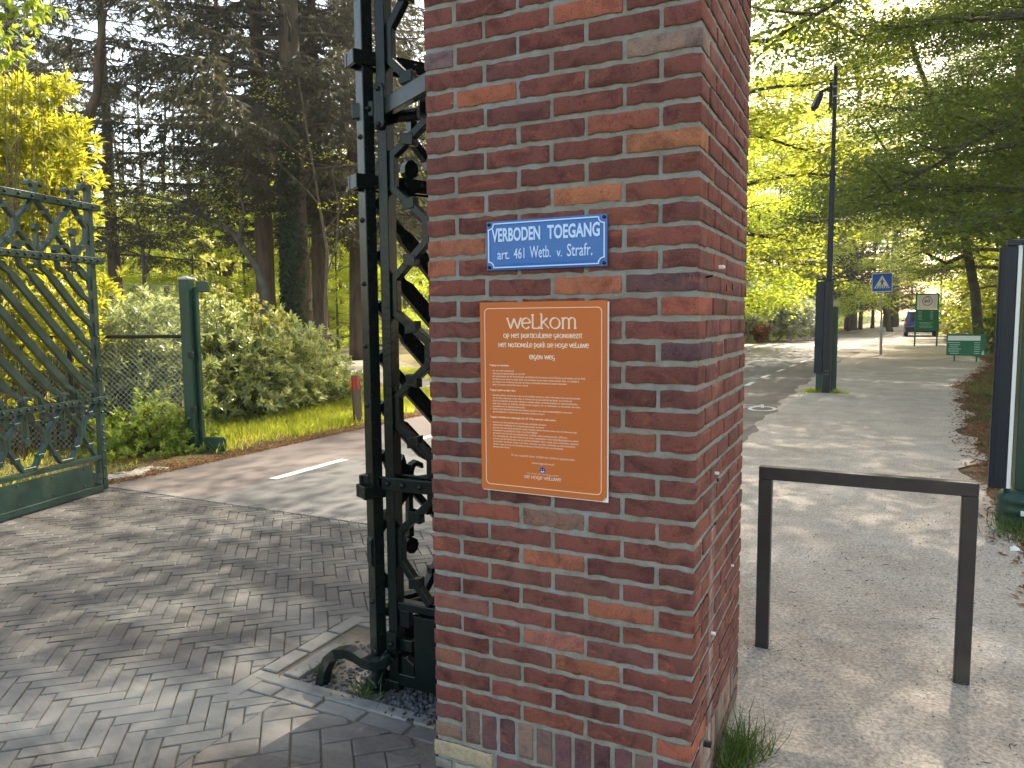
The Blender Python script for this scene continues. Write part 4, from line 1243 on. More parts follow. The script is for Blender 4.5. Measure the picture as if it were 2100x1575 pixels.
# top hinge strap: plate, clasp and the tie bar running forward into the pillar
mb = MB()
mb.prism([(-.018, 2.19), (.018, 2.19), (.026, 2.21), (.026, 2.33), (.018, 2.355), (-.018, 2.355), (-.024, 2.33), (-.024, 2.21)], -.046, -.029)
mb.box((-.075, -.036, 2.268), (.10, .016, .06)); mb.box((-.122, -.01, 2.268), (.014, .06, .06)); mb.box((-.075, .05, 2.268), (.11, .014, .06))
for x, z in ((0, 2.335), (0, 2.205), (-.045, 2.268)): mb.dome((x, -.046, z), .011, (0, -1, 0), n=10)
mb.cyl((.02, .03, 2.245), (.13, .03, 2.245), .024, 12)
mb.build('top_hinge', M['paint'], FP, bevel=.005)
mb = MB(); mb.bar((.02, -.02, 2.27), (.418, -.25, 2.27), .03, .062); mb.build('tie_bar', M['paint'], FP, bevel=.003)
# lower board
mb = MB()
mb.box((.23, 0, .352), (.42, .044, .034)); mb.box((.23, 0, .05), (.42, .05, .05)); mb.box((.045, 0, .30), (.05, .03, .07)); mb.box((.05, 0.0, .19), (.06, .028, .05))
mb.prism([(.028, .02), (.09, .02), (.09, .12), (.05, .145), (.028, .145)], -.018, .018)
mb.build('bottom_frame', M['paint'], FP, bevel=.004)
mb = MB(); mb.box((.255, -.022, .195), (.31, .014, .26)); mb.dome((.13, -.03, .33), .006, (0, -1, 0)); mb.build('kick_plate', M['paint'], FP, bevel=.002)
# leaf guide: flat bar bent round the pivot and down into the bed
mb = MB()
P3 = [(-.002, -.05, .155), (-.02, -.075, .135), (-.055, -.088, .126), (-.10, -.082, .126), (-.15, -.070, .134), (-.20, -.066, .138), (-.245, -.073, .128), (-.275, -.085, .102), (-.292, -.097, .06), (-.298, -.108, 0.0), (-.30, -.112, -.03)]
Vv = []
for i_, p_ in enumerate(P3):
    d_ = (Vector(P3[min(i_ + 1, len(P3) - 1)]) - Vector(P3[max(i_ - 1, 0)])).normalized()
    r_ = Vector((0.12, 1, 0)).normalized() if i_ > 5 else Vector((-d_.y, d_.x, 0)).normalized() * -1
    if r_.y < 0: r_ = -r_
    u_ = r_.cross(d_).normalized()
    if u_.z < 0 and i_ < 8: u_ = -u_
    if i_ >= 8 and u_.x > 0: u_ = -u_
    for a_, b_ in ((-1, -1), (1, -1), (1, 1), (-1, 1)): Vv.append(Vector(p_) + r_ * a_ * .023 + u_ * b_ * .020)
Ff = [(0, 1, 2, 3), tuple(4 * (len(P3) - 1) + k for k in (3, 2, 1, 0))]
for i_ in range(len(P3) - 1):
    for k in range(4): Ff.append((4 * i_ + k, 4 * i_ + 4 + k, 4 * i_ + 4 + (k + 1) % 4, 4 * i_ + (k + 1) % 4))
mb.add(Vv, Ff); mb.box((.0, -.034, .20), (.046, .016, .09)); mb.dome((.0, -.042, .20), .014, (0, -1, 0), n=6)
g = mb.build('leaf_guide', M['paint'], FP, bevel=.0015, seg=1)

# ------------------------------------------------------------------ barrier hoop on the path
HB = thing('barrier_hoop', 'dark grey square-tube hoop standing on the gravel path right of the pillar', 'barrier', (0.398, 1.385, 0))
X0, X1, HH = -.412 + .028, .412 - .028, .826
for sx in (X0, X1):
    mb = MB(); mb.box((sx, 0, (HH - .056) / 2 - .04), (.056, .046, HH - .056 + .08)); mb.build('upright', M['anthracite'], HB, bevel=.004)
mb = MB()
mb.box((0, 0, HH - .028), (.824, .0462, .0562)); mb.build('top_bar', M['anthracite'], HB, bevel=.004)


# ------------------------------------------------------------------ post with hanging navy panel at the right edge
RP = thing('gate_post', 'dark green gate post with ribbed foot and hanging navy panel at the right edge', 'gate post', (1.412, 4.20, 0))
mb = MB(); mb.box((0, 0, 1.02), (.13, .13, 1.86)); mb.box((0, 0, 1.96), (.17, .17, .035)); mb.box((-.03, 0, 2.4), (.05, .05, .9)); mb.build('column', M['post_green'], RP, bevel=.006)
mb = MB(); mb.tube([(0, 0, 0.0), (0, 0, .02), (0, 0, .05), (0, 0, .065), (0, 0, .08), (0, 0, .13), (0, 0, .15), (0, 0, .165), (0, 0, .20), (0, 0, .235), (0, 0, .26)],
                   [.15, .16, .16, .148, .16, .162, .15, .16, .158, .13, .10], 24); mb.build('ribbed_foot', M['post_green'], RP, smooth=True)
mb = MB(); mb.box((.02, -.161, .11), (.11, .006, .035)); mb.build('foot_label', M['white'], RP)
mb = MB()
mb.box((-.165, -.02, 1.10), (.105, .05, 1.70)); mb.box((-.20, -.045, 1.10), (.02, .012, 1.70)); mb.build('panel', M['navy'], RP, bevel=.006)
mb = MB(); mb.box((-.098, -.035, 1.105), (.024, .03, 1.70)); mb.build('white_edge', M['white'], RP, bevel=.002)
mb = MB(); mb.box((-.11, -.01, 1.975), (.13, .06, .04)); mb.build('hanger', M['navy'], RP, bevel=.004)

# ------------------------------------------------------------------ camera mast with housings
CPo = thing('camera_mast', 'tall black camera mast with box housing standing between road and path', 'mast', (-0.40, 13.37, 0))
mb = MB(); mb.box((.055, 0, 1.07), (.15, .15, 2.14)); mb.box((.055, -.078, 1.07), (.012, .008, 2.1)); mb.build('housing', M['blackmetal'], CPo, bevel=.008)
mb = MB(); mb.box((-.10, -.02, 1.26), (.15, .10, 1.76)); mb.build('hanging_panel', M['navy'], CPo, bevel=.006)
mb = MB(); mb.box((-.085, .03, .19), (.11, .08, .38)); mb.build('stub_post', M['post_green'], CPo, bevel=.004)
mb = MB(); mb.box((.0, 0, 2.17), (.34, .17, .03)); mb.build('cap_plate', M['navy'], CPo, bevel=.004)
mb = MB(); mb.tube([(.05, 0, 2.1), (.05, 0, 4.15), (.05, 0, 4.16), (.05, 0, 6.1)], [.052, .050, .038, .036], 14); mb.tube([(.05, 0, 4.10), (.05, 0, 4.2)], [.062, .062], 14); mb.build('pole', M['navy'], CPo, smooth=False)
mb = MB(); mb.box((-.02, 0, 5.60), (.06, .08, .44)); mb.bar((-.05, 0, 5.72), (-.22, -.03, 5.66), .05, .05); mb.build('bracket', M['navy'], CPo, bevel=.006)
for z in (5.55, 5.72):
    mb = MB(); mb.tube([(.05, 0, z), (.05, 0, z + .025)], .041, 14); mb.build('clamp', M['steel'], CPo)
mb = MB(); mb.bar((-.20, -.03, 5.64), (-.30, -.10, 5.36), .13, .10); cm = mb.build('camera', M['navy'], CPo, bevel=.015)
mb = MB(); mb.cyl((-.298, -.099, 5.365), (-.308, -.106, 5.335), .038, 16); mb.build('lens', M['blackmetal'], cm)
mb = MB()
for k in range(7):
    a_ = k * 2 * math.pi / 7 + .2
    mb.tube([(.05, 0, 4.14), (.05 + .42 * math.cos(a_), .42 * math.sin(a_), 3.96 + .12 * (k % 2))], [.007, .003], 5)
mb.build('climbing_spikes', M['blackmetal'], CPo)
for xx in (.035, .075):
    for z in (.36, .43):
        mb = MB(); mb.cyl((xx, -.074, z), (xx, -.084, z), .008, 8); mb.build('screw', M['steel'], CPo)

GP = thing('closing_post', 'square dark green post with white sticker right behind the camera mast', 'post', (-0.245, 13.62, 0))
mb = MB(); mb.box((0, 0, .825), (.13, .13, 1.65)); mb.build('post', M['post_green'], GP, bevel=.006)
mb = MB(); mb.box((-.05, -.066, 1.43), (.028, .004, .12)); mb.box((-.05, -.066, 1.31), (.02, .004, .018)); mb.build('sticker', M['white'], GP)

# ------------------------------------------------------------------ road signs and boards
M['sign_blue'] = flat('traffic_blue', (0.01, 0.10, 0.52), 0.35)
M['sign_white'] = flat('traffic_white', (0.72, 0.72, 0.70), 0.4)
M['sign_red'] = flat('traffic_red', (0.55, 0.02, 0.03), 0.35)
M['black'] = flat('print_black', (0.01, 0.01, 0.01), 0.5)
M['text_green'] = flat('pale_board_print', (0.45, 0.6, 0.5), 0.5)
M['grey_back'] = surf('grey_sign_back', (0.24, 0.25, 0.28), 0.5, 0.1, 5, 0)


def face_cam(o, x, y):
    o.rotation_euler = (0, 0, 0)


PS = thing('crossing_sign', 'blue pedestrian crossing sign on a slim grey pole by the path', 'road sign', (0.74, 29.15, 0))
PS.rotation_euler = (math.radians(0), math.radians(-1.0), math.radians(3))
mb = MB(); mb.tube([(0, 0, 0), (0, 0, 1.25), (0, 0, 1.3)], [.05, .05, .032], 12); mb.tube([(0, 0, 1.3), (0, 0, 3.0)], .03, 12); mb.build('pole', M['steel'], PS, smooth=True)
cz = 2.71; hs = .35
def rrect(w, h, r, cz=0.0, n=4): 
    return arc(w - r, cz + h - r, r, 0, 90, n) + arc(-w + r, cz + h - r, r, 90, 180, n) + arc(-w + r, cz - h + r, r, 180, 270, n) + arc(w - r, cz - h + r, r, 270, 360, n)
mb = MB(); mb.prism(rrect(hs, hs, .04, cz), -.055, -.035); pl_ = mb.build('plate', M['sign_white'], PS)
mb = MB(); mb.prism(rrect(hs - .022, hs - .022, .03, cz), -.060, -.0552); mb.build('blue_field', M['sign_blue'], pl_)
mb = MB(); mb.prism([(0, cz + .27), (-.27, cz - .21), (.27, cz - .21)], -.064, -.0602); mb.build('white_triangle', M['sign_white'], pl_)
mb = MB()
for k in range(6):
    x = -.21 + k * .075
    mb.prism([(x, cz - .20), (x + .035, cz - .20), (x + .06, cz - .13), (x + .03, cz - .13)], -.067, -.0642)
mb.prism(teardrop((0, cz + .115), .024), -.067, -.0642)
mb.ribbon([(0, cz + .085), (0, cz - .02)], .05, -.067, -.0642)
mb.ribbon([(0, cz - .015), (-.045, cz - .115)], .026, -.0672, -.0643); mb.ribbon([(.002, cz - .015), (.05, cz - .115)], .026, -.0674, -.0644)
mb.ribbon([(0.03, cz + .07), (.065, cz + .0)], .02, -.0676, -.0645); mb.ribbon([(-0.03, cz + .07), (-.065, cz + .0)], .02, -.0676, -.0645)
mb.build('walking_figure', M['black'], pl_)

ZB = thing('speed_zone_board', 'tall green framed board with a 60 speed limit sign standing on the path', 'information board', (2.72, 38.0, 0), math.radians(2))
mb = MB()
for x in (-.46, .46): mb.box((x, 0, 1.22), (.07, .075, 2.46))
mb.box((0, 0, 2.46), (.99, .08, .07)); mb.build('frame', M['board_green'], ZB, bevel=.01)
mb = MB(); mb.box((0, -.01, 2.09), (.845, .03, .68)); wp = mb.build('white_panel', M['sign_white'], ZB)
mb = MB(); mb.ribbon(arc(0, 2.13, .20, 0, 350, 26, .20), .036, -.032, -.026, closed=True); mb.build('red_ring', M['sign_red'], wp)
mb = MB(); put_text(mb, '60', -.125, 2.06, w=.24, h=.17, y=-.031, bold=.012); put_text(mb, 'ZONE', -.10, 2.345, w=.2, h=.045, y=-.031, bold=.01)
for x in (-.31, .31): mb.box((x, -.028, 2.09), (.006, .004, .60))
mb.build('panel_print', M['black'], wp)
mb = MB(); mb.box((0, -.01, 1.24), (.845, .03, 1.0)); gp = mb.build('green_panel', M['board_green'], ZB)
mb = MB()
for k in range(7):
    mb.box((-.28, -.028, 1.64 - k * .06), (.18 - .03 * (k % 3), .004, .014)); mb.box((.2, -.028, 1.64 - k * .06), (.12, .004, .014))
for k in range(5): mb.box((-.02, -.028, 1.12 - k * .06), (.6 - .09 * (k % 3), .004, .012))
mb.build('list_print', M['text_green'], gp)

PB = thing('price_board', 'low green board with rows of white print on two short legs beside the path', 'information board', (3.10, 25.2, 0), math.radians(-2))
for x in (-.30, .30):
    mb = MB(); mb.box((x, .02, .14), (.05, .05, .36)); mb.build('leg', M['board_green'], PB)
mb = MB(); mb.box((0, 0, .53), (1.06, .04, .68)); bd = mb.build('board', M['board_green'], PB, bevel=.006)
mb = MB(); mb.box((-.06, -.023, .74), (.88, .004, .15)); mb.build('white_field', M['sign_white'], bd)
mb = MB()
for k in range(6):
    mb.box((-.33 + .02 * (k % 2), -.023, .60 - k * .068), (.34 - .05 * (k % 3), .004, .02)); mb.box((.30, -.023, .60 - k * .068), (.15, .004, .02))
mb.build('price_print', M['text_green'], bd); mb = MB()
mb.prism([(.42, .22), (.50, .22), (.485, .31), (.47, .36), (.455, .36), (.435, .31)], -.024, -.021)
mb.build('cone_mark', M['text_green'], bd)

# grey backs of a traffic sign on the far side
SB = thing('sign_back', 'pair of grey traffic sign backs on a thin pole before the pale rhododendron', 'road sign', (-4.6, 41.0, 0))
mb = MB(); mb.tube([(0, 0, 0), (0, 0, 2.7)], .03, 10); mb.build('pole', M['steel'], SB)
for x in (-.17, .17):
    mb = MB(); mb.prism(rrect(.16, .30, .05, 2.35), -.015 + x * .04, .015 + x * .04); o = mb.build('plate', M['grey_back'], SB); o.location = (x, -.05, 0)
# far signs
FS = thing('notice_board', 'small pale notice board on a pole far along the right verge', 'sign', tuple(at(1985, 652, 62) * (1, 1, 0)))
mb = MB(); mb.tube([(0, 0, 0), (0, 0, 2.7)], .05, 8); mb.build('pole', M['grey_back'], FS)
mb = MB(); mb.box((0, -.06, 2.45), (1.0, .04, .95)); mb.build('board', M['sign_white'], FS)
YS_ = thing('box_sign', 'small cream sign on a post at the wood edge behind the closing post', 'sign', tuple(at(1711, 660, 52) * (1, 1, 0)))
mb = MB(); mb.tube([(0, 0, 0), (0, 0, 2.2)], .05, 8); mb.build('pole', M['wood'], YS_)
mb = MB(); mb.box((0, -.06, 2.35), (.42, .05, .34)); mb.build('board', flat('cream_board', (.5, .45, .28)), YS_)

# ------------------------------------------------------------------ cars
M['car_blue'] = surf('car_blue_paint', (0.012, 0.06, 0.38), 0.25, 0.05, 2, 0, spec=.5, coat=.8)
M['car_dark'] = surf('car_dark_paint', (0.012, 0.013, 0.015), 0.25, 0.05, 2, 0, spec=.5, coat=.8)
M['glass'] = flat('dark_glass', (0.02, 0.025, 0.03), 0.08, .8)
M['rubber'] = flat('tyre_rubber', (0.015, 0.015, 0.015), .8)
M['lamp_red'] = flat('tail_lamp_red', (0.35, 0.01, 0.01), .2)


def make_car(name, label, loc, rz, paint, w=1.86, L=4.5, h=1.66):
    c = thing(name, label, 'car', loc, rz)
    # side profile (y forward, z), rear at y=0
    prof = [(0.02, .42), (0.0, .75), (0.05, 1.02), (.32, h - .10), (.55, h - .02), (1.6, h), (2.4, h - .05), (3.15, 1.06), (4.2, .92), (L, .72), (L - .02, .40), (3.9, .28), (.5, .28)]
    mb = MB(); Vc = []; nP = len(prof)
    for x, ins in ((-w / 2, 1), (w / 2, 1)):
        for yy, zz_ in prof:
            k = max(0, (zz_ - .95) / (h - .95)) * .20
            Vc.append((x - math.copysign(k, x), yy, zz_))
    Fc = [tuple(range(nP)), tuple(range(2 * nP - 1, nP - 1, -1))] + [(i, i + nP, (i + 1) % nP + nP, (i + 1) % nP) for i in range(nP)]
    mb.add(Vc, Fc); mb.build('body', paint, c, bevel=.06, seg=3)
    mb = MB(); hw = w / 2
    mb.add([(-hw * .74, .075, 1.07), (hw * .74, .075, 1.07), (hw * .68, .30, h - .14), (-hw * .68, .30, h - .14)], [(0, 1, 2, 3)])
    for q_ in mb.v[:]: pass
    mb.v = [(a, b - .03, z) for a, b, z in mb.v]; mb.build('rear_window', M['glass'], c)
    for s_ in (-1, 1):
        mb = MB(); mb.add([(s_ * (hw * .985 + .004), .55, 1.06), (s_ * (hw * .985 + .004), 2.9, 1.06), (s_ * (hw - .168), 2.35, h - .14), (s_ * (hw - .168), .7, h - .14)], [(0, 1, 2, 3)]); mb.build('side_window', M['glass'], c)
        mb = MB(); mb.box((s_ * hw * .84, -.005, .93), (.26, .05, .16)); mb.build('tail_lamp', M['lamp_red'], c, bevel=.02)
        mb = MB(); mb.box((s_ * (hw + .10), 2.75, 1.10), (.16, .10, .13)); mb.build('mirror', paint, c, bevel=.03)
        for yy in (.85, 3.55):
            mb = MB(); mb.cyl((s_ * (hw - .23), yy, .34), (s_ * (hw - .005), yy, .34), .34, 24); wh = mb.build('wheel', M['rubber'], c, bevel=.03)
            mb = MB(); mb.cyl((s_ * (hw - .02), yy, .34), (s_ * (hw + .002), yy, .34), .21, 16); mb.build('rim', M['steel'], wh)
    mb = MB(); mb.box((0, -.02, .52), (w * .96, .10, .26)); mb.build('bumper', M['blackmetal'], c, bevel=.03)
    mb = MB(); mb.box((0, -.012, .74), (.50, .012, .105)); mb.build('number_plate', flat('plate_yellow', (.55, .40, .02)), c)
    return c


carp = at(1893, 690, 1.0); g_ = ground(1894, 690.5)
make_car('parked_car', 'blue car seen from behind partly hidden by the green framed speed zone board', (float(g_[0]) - .12, float(g_[1]), 0), math.radians(-1), M['car_blue'], 2.05, 4.6, 1.82)
g2 = at(1937, 652, 118)
make_car('driving_car', 'small dark car far away on the road beyond the blue one', (float(g2[0]), float(g2[1]), 0), math.radians(-8), M['car_dark'], 1.8, 4.3, 1.5)

# ------------------------------------------------------------------ left side: post, chain-link fence, bollard, wall
LP = thing('fence_end_post', 'square green gate post with domed cap before the rhododendrons on the left', 'gate post', (-6.50, 3.86, 0), math.radians(14))
mb = MB(); mb.box((0, 0, .97), (.12, .12, 1.94)); mb.build('post', M['post_green'], LP, bevel=.008)
mb = MB(); mb.box((0, 0, 1.95), (.13, .13, .02)); mb.add([(-.065, -.065, 1.96), (.065, -.065, 1.96), (.065, .065, 1.96), (-.065, .065, 1.96), (0, 0, 1.985)], [(0, 1, 4), (1, 2, 4), (2, 3, 4), (3, 0, 4), (3, 2, 1, 0)]); mb.build('cap', M['steel'], LP, bevel=.004)
mb = MB(); mb.box((.085, .04, .95), (.045, .05, 1.82)); mb.box((.17, .04, 1.86), (.14, .05, .12)); mb.build('stop_rail', M['post_green'], LP, bevel=.008)
for z in (1.10, .48):
    mb = MB(); mb.box((.065, -.07, z), (.055, .05, .075)); mb.build('catch', M['blackmetal'], LP, bevel=.01)
mb = MB(); mb.prism([(.10, .02), (.42, .02), (.42, .15), (.40, .17), (.16, .17), (.10, .10)], -.02, -.008); mb.box((.27, -.07, .012), (.34, .14, .012)); mb.build('stop_bracket', M['post_green'], LP, bevel=.003)

fa = Vector((-6.54, 3.84, 0)); fb = Vector((-10.2, 2.05, 0)); fd = (fb - fa); FLn = fd.length; fd.normalize()
FN = thing('chain_link_fence', 'chain-link fence with one dark steel post running left from the green post', 'fence', tuple(fa), math.atan2(fd.y, fd.x))
mb = MB(); zt_ = 1.88; pitch = .062
k = -int(zt_ / pitch)
wv = []
for k in range(-int(zt_ / pitch) - 1, int(FLn / pitch) + 1):
    for dr in (1, -1):
        xa = k * pitch
        a_ = [xa, 0.05] if dr == 1 else [xa, zt_]
        b_ = [xa + zt_ - .05, zt_] if dr == 1 else [xa + zt_ - .05, .05]
        # clip to 0..FLn
        if b_[0] <= 0 or a_[0] >= FLn: continue
        if a_[0] < 0: t = -a_[0] / (b_[0] - a_[0]); a_ = [0, a_[1] + t * (b_[1] - a_[1])]
        if b_[0] > FLn: t = (FLn - a_[0]) / (b_[0] - a_[0]); b_ = [FLn, a_[1] + t * (b_[1] - a_[1])]
        if b_[0] - a_[0] < .01: continue
        mb.tube([(a_[0], .003 * dr, a_[1]), (b_[0], .003 * dr, b_[1])], .0024, 3, False)
mb.build('mesh', M['wire'], FN)
mb = MB(); mb.tube([(0, .02, 1.31), (FLn, .02, 1.31)], .021, 10); mb.build('middle_bar', M['blackmetal'], FN)
mb = MB(); mb.tube([(0, .0, 1.885), (FLn, .0, 1.885)], .004, 6); mb.build('top_wire', M['wire'], FN)
for x in (1.28, 3.4):
    mb = MB(); mb.box((x, .04, .95), (.05, .05, 1.95)); mb.build('post', M['blackmetal'], FN)

BO = thing('bollard', 'round wooden bollard with red reflector strips at the road bend', 'bollard', (-6.16, 6.41, 0))
BO.rotation_euler = (0, math.radians(-2.5), 0)
mb = MB(); mb.tube([(0, 0, -.02), (0, 0, .655), (0, 0, .69)], [.068, .066, .055], 16); mb.build('post', M['wood'], BO, smooth=False)
for a0 in (-1, 1):
    aa = math.radians(-58 + a0 * 33)
    mb = MB(); mb.box((0.067 * math.cos(aa), .067 * math.sin(aa), .575), (.012, .035, .17), Matrix.Identity(4)); mb.v = [tuple(Matrix.Rotation(0, 4, 'Z') @ Vector(p)) for p in mb.v]
    mb = MB()
    mb.v = []; c_, s_ = math.cos(aa), math.sin(aa)
    base = MB(); base.box((.068, 0, .575), (.010, .038, .17))
    mb.add([(p[0] * c_ - p[1] * s_, p[0] * s_ + p[1] * c_, p[2]) for p in base.v], base.f); mb.build('reflector', M['red_reflector'], BO, bevel=.002)


def graffiti_material():
    m, n, l = newmat('sprayed_concrete')
    out = N(n, 'OutputMaterial'); p = N(n, 'BsdfPrincipled'); l.new(p.outputs[0], out.inputs[0])
    tc = N(n, 'TexCoord'); w = N(n, 'TexWave', i_Scale=1.6, i_Distortion=14.0, i_Detail=1.5, i_Detail_Scale=1.3); l.new(tc.outputs['Object'], w.inputs['Vector'])
    r = ramp(n, [(0.28, (0.03, 0.03, 0.035)), (0.4, (.5, .5, .5)), (0.6, (.55, .55, .55)), (0.75, (0.05, 0.05, 0.06))]); l.new(w.outputs[0], r.inputs[0])
    l.new(r.outputs[0], p.inputs['Base Color']); p.inputs['Roughness'].default_value = .8
    return m


GW = thing('graffiti_wall', 'low concrete wall sprayed with black and white graffiti between the trunks', 'wall', tuple(at(696, 690, 40) * (1, 1, 0)), math.radians(24))
mb = MB(); mb.box((0, 0, .60), (5.4, .25, 1.15)); mb.build('wall', graffiti_material(), GW, bevel=.02)
mb = MB(); mb.box((0, 0, 1.22), (5.5, .32, .09)); mb.build('coping', M['curb'], GW, bevel=.01)
BX = thing('cable_box', 'small red brown cable cabinet hidden in the shrubs behind the chain-link fence', 'cabinet', tuple(at(310, 830, 9.3) * (1, 1, 0)))
mb = MB(); mb.box((0, 0, .32), (.13, .1, .2)); mb.box((0, 0, .43), (.15, .12, .02)); mb.box((0, 0, .11), (.05, .05, .24)); mb.build('box', surf('red_brown_box', (.22, .05, .03), .6), BX, bevel=.004)

# ------------------------------------------------------------------ foliage builders
def leaf_mesh(name, P, A, Nn, L, Wd, shade, mat, shape='diamond', fold=0.25):
    """P base points, A unit axes, Nn unit normals; one small leaf each"""
    n = len(P)
    L = np.broadcast_to(L, n)[:, None]; Wd = np.broadcast_to(Wd, n)[:, None]
    A = A / np.maximum(np.linalg.norm(A, axis=1, keepdims=True), 1e-6)
    Sd = np.cross(A, Nn); Sd /= np.maximum(np.linalg.norm(Sd, axis=1, keepdims=True), 1e-6)
    Nn = np.cross(Sd, A)
    if shape == 'diamond':
        V = np.stack([P, P + A * L * .45 + Sd * Wd * .5 + Nn * Wd * fold, P + A * L, P + A * L * .45 - Sd * Wd * .5 + Nn * Wd * fold], 1).reshape(-1, 3)
        b = np.arange(n)[:, None] * 4
        F = np.concatenate([b + [0, 1, 2], b + [0, 2, 3]], 1).reshape(-1)
        nper = np.full(2 * n, 3); sh = np.repeat(shade, 2)
    elif shape == 'blade':
        V = np.stack([P - Sd * Wd * .5, P + Sd * Wd * .5, P + A * L * .6 + Sd * Wd * .3 , P + A * L * .6 - Sd * Wd * .3 , P + A * L + Nn * L * .25], 1).reshape(-1, 3)
        b = np.arange(n)[:, None] * 5
        F = np.concatenate([b + [0, 1, 2, 3], b + [3, 2, 4]], 1).reshape(-1)
        nper = np.tile([4, 3], n); sh = np.repeat(shade, 2)
    else:   # lance: six points folded on the midrib, arched
        V = np.stack([P, P + A * L * .28 + Sd * Wd * .46 + Nn * Wd * fold, P + A * L * .68 + Sd * Wd * .42 + Nn * Wd * fold * .8, P + A * L - Nn * L * .12,
                      P + A * L * .68 - Sd * Wd * .42 + Nn * Wd * fold * .8, P + A * L * .28 - Sd * Wd * .46 + Nn * Wd * fold, P + A * L * .5 + Nn * L * .02], 1).reshape(-1, 3)
        b = np.arange(n)[:, None] * 7
        F = np.concatenate([b + [0, 1, 2, 6], b + [6, 2, 3], b + [0, 6, 4, 5], b + [6, 3, 4]], 1).reshape(-1)
        nper = np.tile([4, 3, 4, 3], n); sh = np.repeat(shade, 4)
    return raw_mesh(name, V, F, nper, mat, shade=sh)


def unit(a):
    return a / np.maximum(np.linalg.norm(a, axis=-1, keepdims=True), 1e-6)


def add_obj(name, me, parent=None):
    o = bpy.data.objects.new(name, me); link(o, parent); return o


def sprays(r, C, n_each, rad, thick, droop=0.15, jitter=1.0):
    """flat leafy sprays: centres C (m,3) -> leaf bases, axes, normals"""
    m = len(C)
    ang = r.uniform(0, 2 * math.pi, (m, n_each)); rr = np.sqrt(r.random((m, n_each))) * (rad[:, None] if hasattr(rad, '__len__') else rad)
    tilt = r.normal(0, .30, (m, 2))
    dx, dy = rr * np.cos(ang), rr * np.sin(ang)
    dz = r.normal(0, thick, (m, n_each)) + dx * tilt[:, :1] + dy * tilt[:, 1:] - droop * rr ** 2
    P = np.stack([C[:, None, 0] + dx, C[:, None, 1] + dy, C[:, None, 2] + dz], -1).reshape(-1, 3)
    A = np.stack([np.cos(ang), np.sin(ang), np.full_like(ang, -.25)], -1).reshape(-1, 3) + r.normal(0, .55 * jitter, (m * n_each, 3)) * (1, 1, .6)
    Nn = np.array([0, 0, 1.0]) + r.normal(0, .38, (m * n_each, 3))
    return P, unit(A), unit(Nn)


def broad_tree(name, seed, H, r0, crown_z, crown_r, n_limb, n_sub, n_spray, leafL, matL, lean=(0, 0), spray_r=.75, bark=None, rise=0.45, crown_top=None, bias=(0, 0), droop=.12):
    """beech-like tree: trunk with limbs (mesh) and layered leafy sprays (mesh). Returns (trunk mesh, crown mesh)"""
    r = np.random.default_rng(seed)
    mb = MB()
    top = H
    nseg = 9
    tp = [np.array([lean[0] * (t ** 1.3) + r.normal(0, .05) * H * .02, lean[1] * (t ** 1.3) + r.normal(0, .05) * H * .02, t * H]) for t in np.linspace(0, 1, nseg)]
    tp[0] = np.array([0, 0, -.15])
    rad = [r0 * 1.35] + [r0 * (1 - .85 * t) for t in np.linspace(0, 1, nseg)[1:]]
    mb.tube(tp, rad, 10)
    def tpt(z):
        t = np.clip(z / H, 0, 1) * (nseg - 1); i = min(int(t), nseg - 2); f = t - i
        return tp[i] * (1 - f) + tp[i + 1] * f
    C = []
    for k in range(n_limb):
        zt = crown_z + (H * .93 - crown_z) * (k + r.random() * .7) / n_limb
        az = k * 2.4 + r.uniform(-.5, .5)
        f = (zt - crown_z) / (H - crown_z)
        Lb = crown_r * (0.55 + .55 * math.sin(math.pi * min(1, f * .75 + .22))) * r.uniform(.8, 1.12)
        d = np.array([math.cos(az) + bias[0], math.sin(az) + bias[1], 0]); d[2] = rise * (.35 + f)
        p = tpt(zt); pts = [p]; rr = r0 * (1 - .75 * zt / H) * .42
        ns = 6
        for i in range(ns):
            d = d + r.normal(0, .12, 3) + np.array([0, 0, -.09]); p = p + d / np.linalg.norm(d) * Lb / ns; pts.append(p)
        mb.tube(pts, [max(.012, rr * (1 - i / (ns + .6))) for i in range(ns + 1)], 6, False)
        for s in range(n_sub):
            t = .25 + .75 * (s + r.random()) / n_sub
            i = min(int(t * ns), ns - 1); q = pts[i] + (pts[i + 1] - pts[i]) * (t * ns - i)
            a2 = math.atan2(d[1], d[0]) + (1 if s % 2 else -1) * r.uniform(.5, 1.2)
            Ls = Lb * .36 * (1.15 - t * .5) * r.uniform(.7, 1.3)
            e = q + np.array([math.cos(a2), math.sin(a2), r.uniform(-.12, .22)]) * Ls
            mb.tube([q, (q + e) / 2 + r.normal(0, .05, 3), e], [rr * .28 + .004, rr * .16 + .003, .003], 4, False)
            for w in np.linspace(.35, 1.0, max(2, int(Ls / .55))):
                C.append(q + (e - q) * w + r.normal(0, .12, 3))
        C.append(pts[-1])
    C = np.array(C)
    P, A, Nn = sprays(r, C, n_spray, r.uniform(.7, 1.2, len(C)) * spray_r, .09, droop)
    n = len(P)
    cl = np.repeat(r.random(len(C)), n_spray)
    shade = np.clip(.25 + .5 * cl + r.normal(0, .15, n), 0, 1)
    crown = leaf_mesh(name + '_crown', P, A, Nn, leafL * r.uniform(.7, 1.2, n), leafL * .62 * r.uniform(.8, 1.15, n), shade, matL)
    v = np.array(mb.v)
    tr = raw_mesh(name + '_trunk', v, np.array([i for f in mb.f for i in f]), np.array([len(f) for f in mb.f]), bark or M['beech_bark'], smooth=True)
    return tr, crown


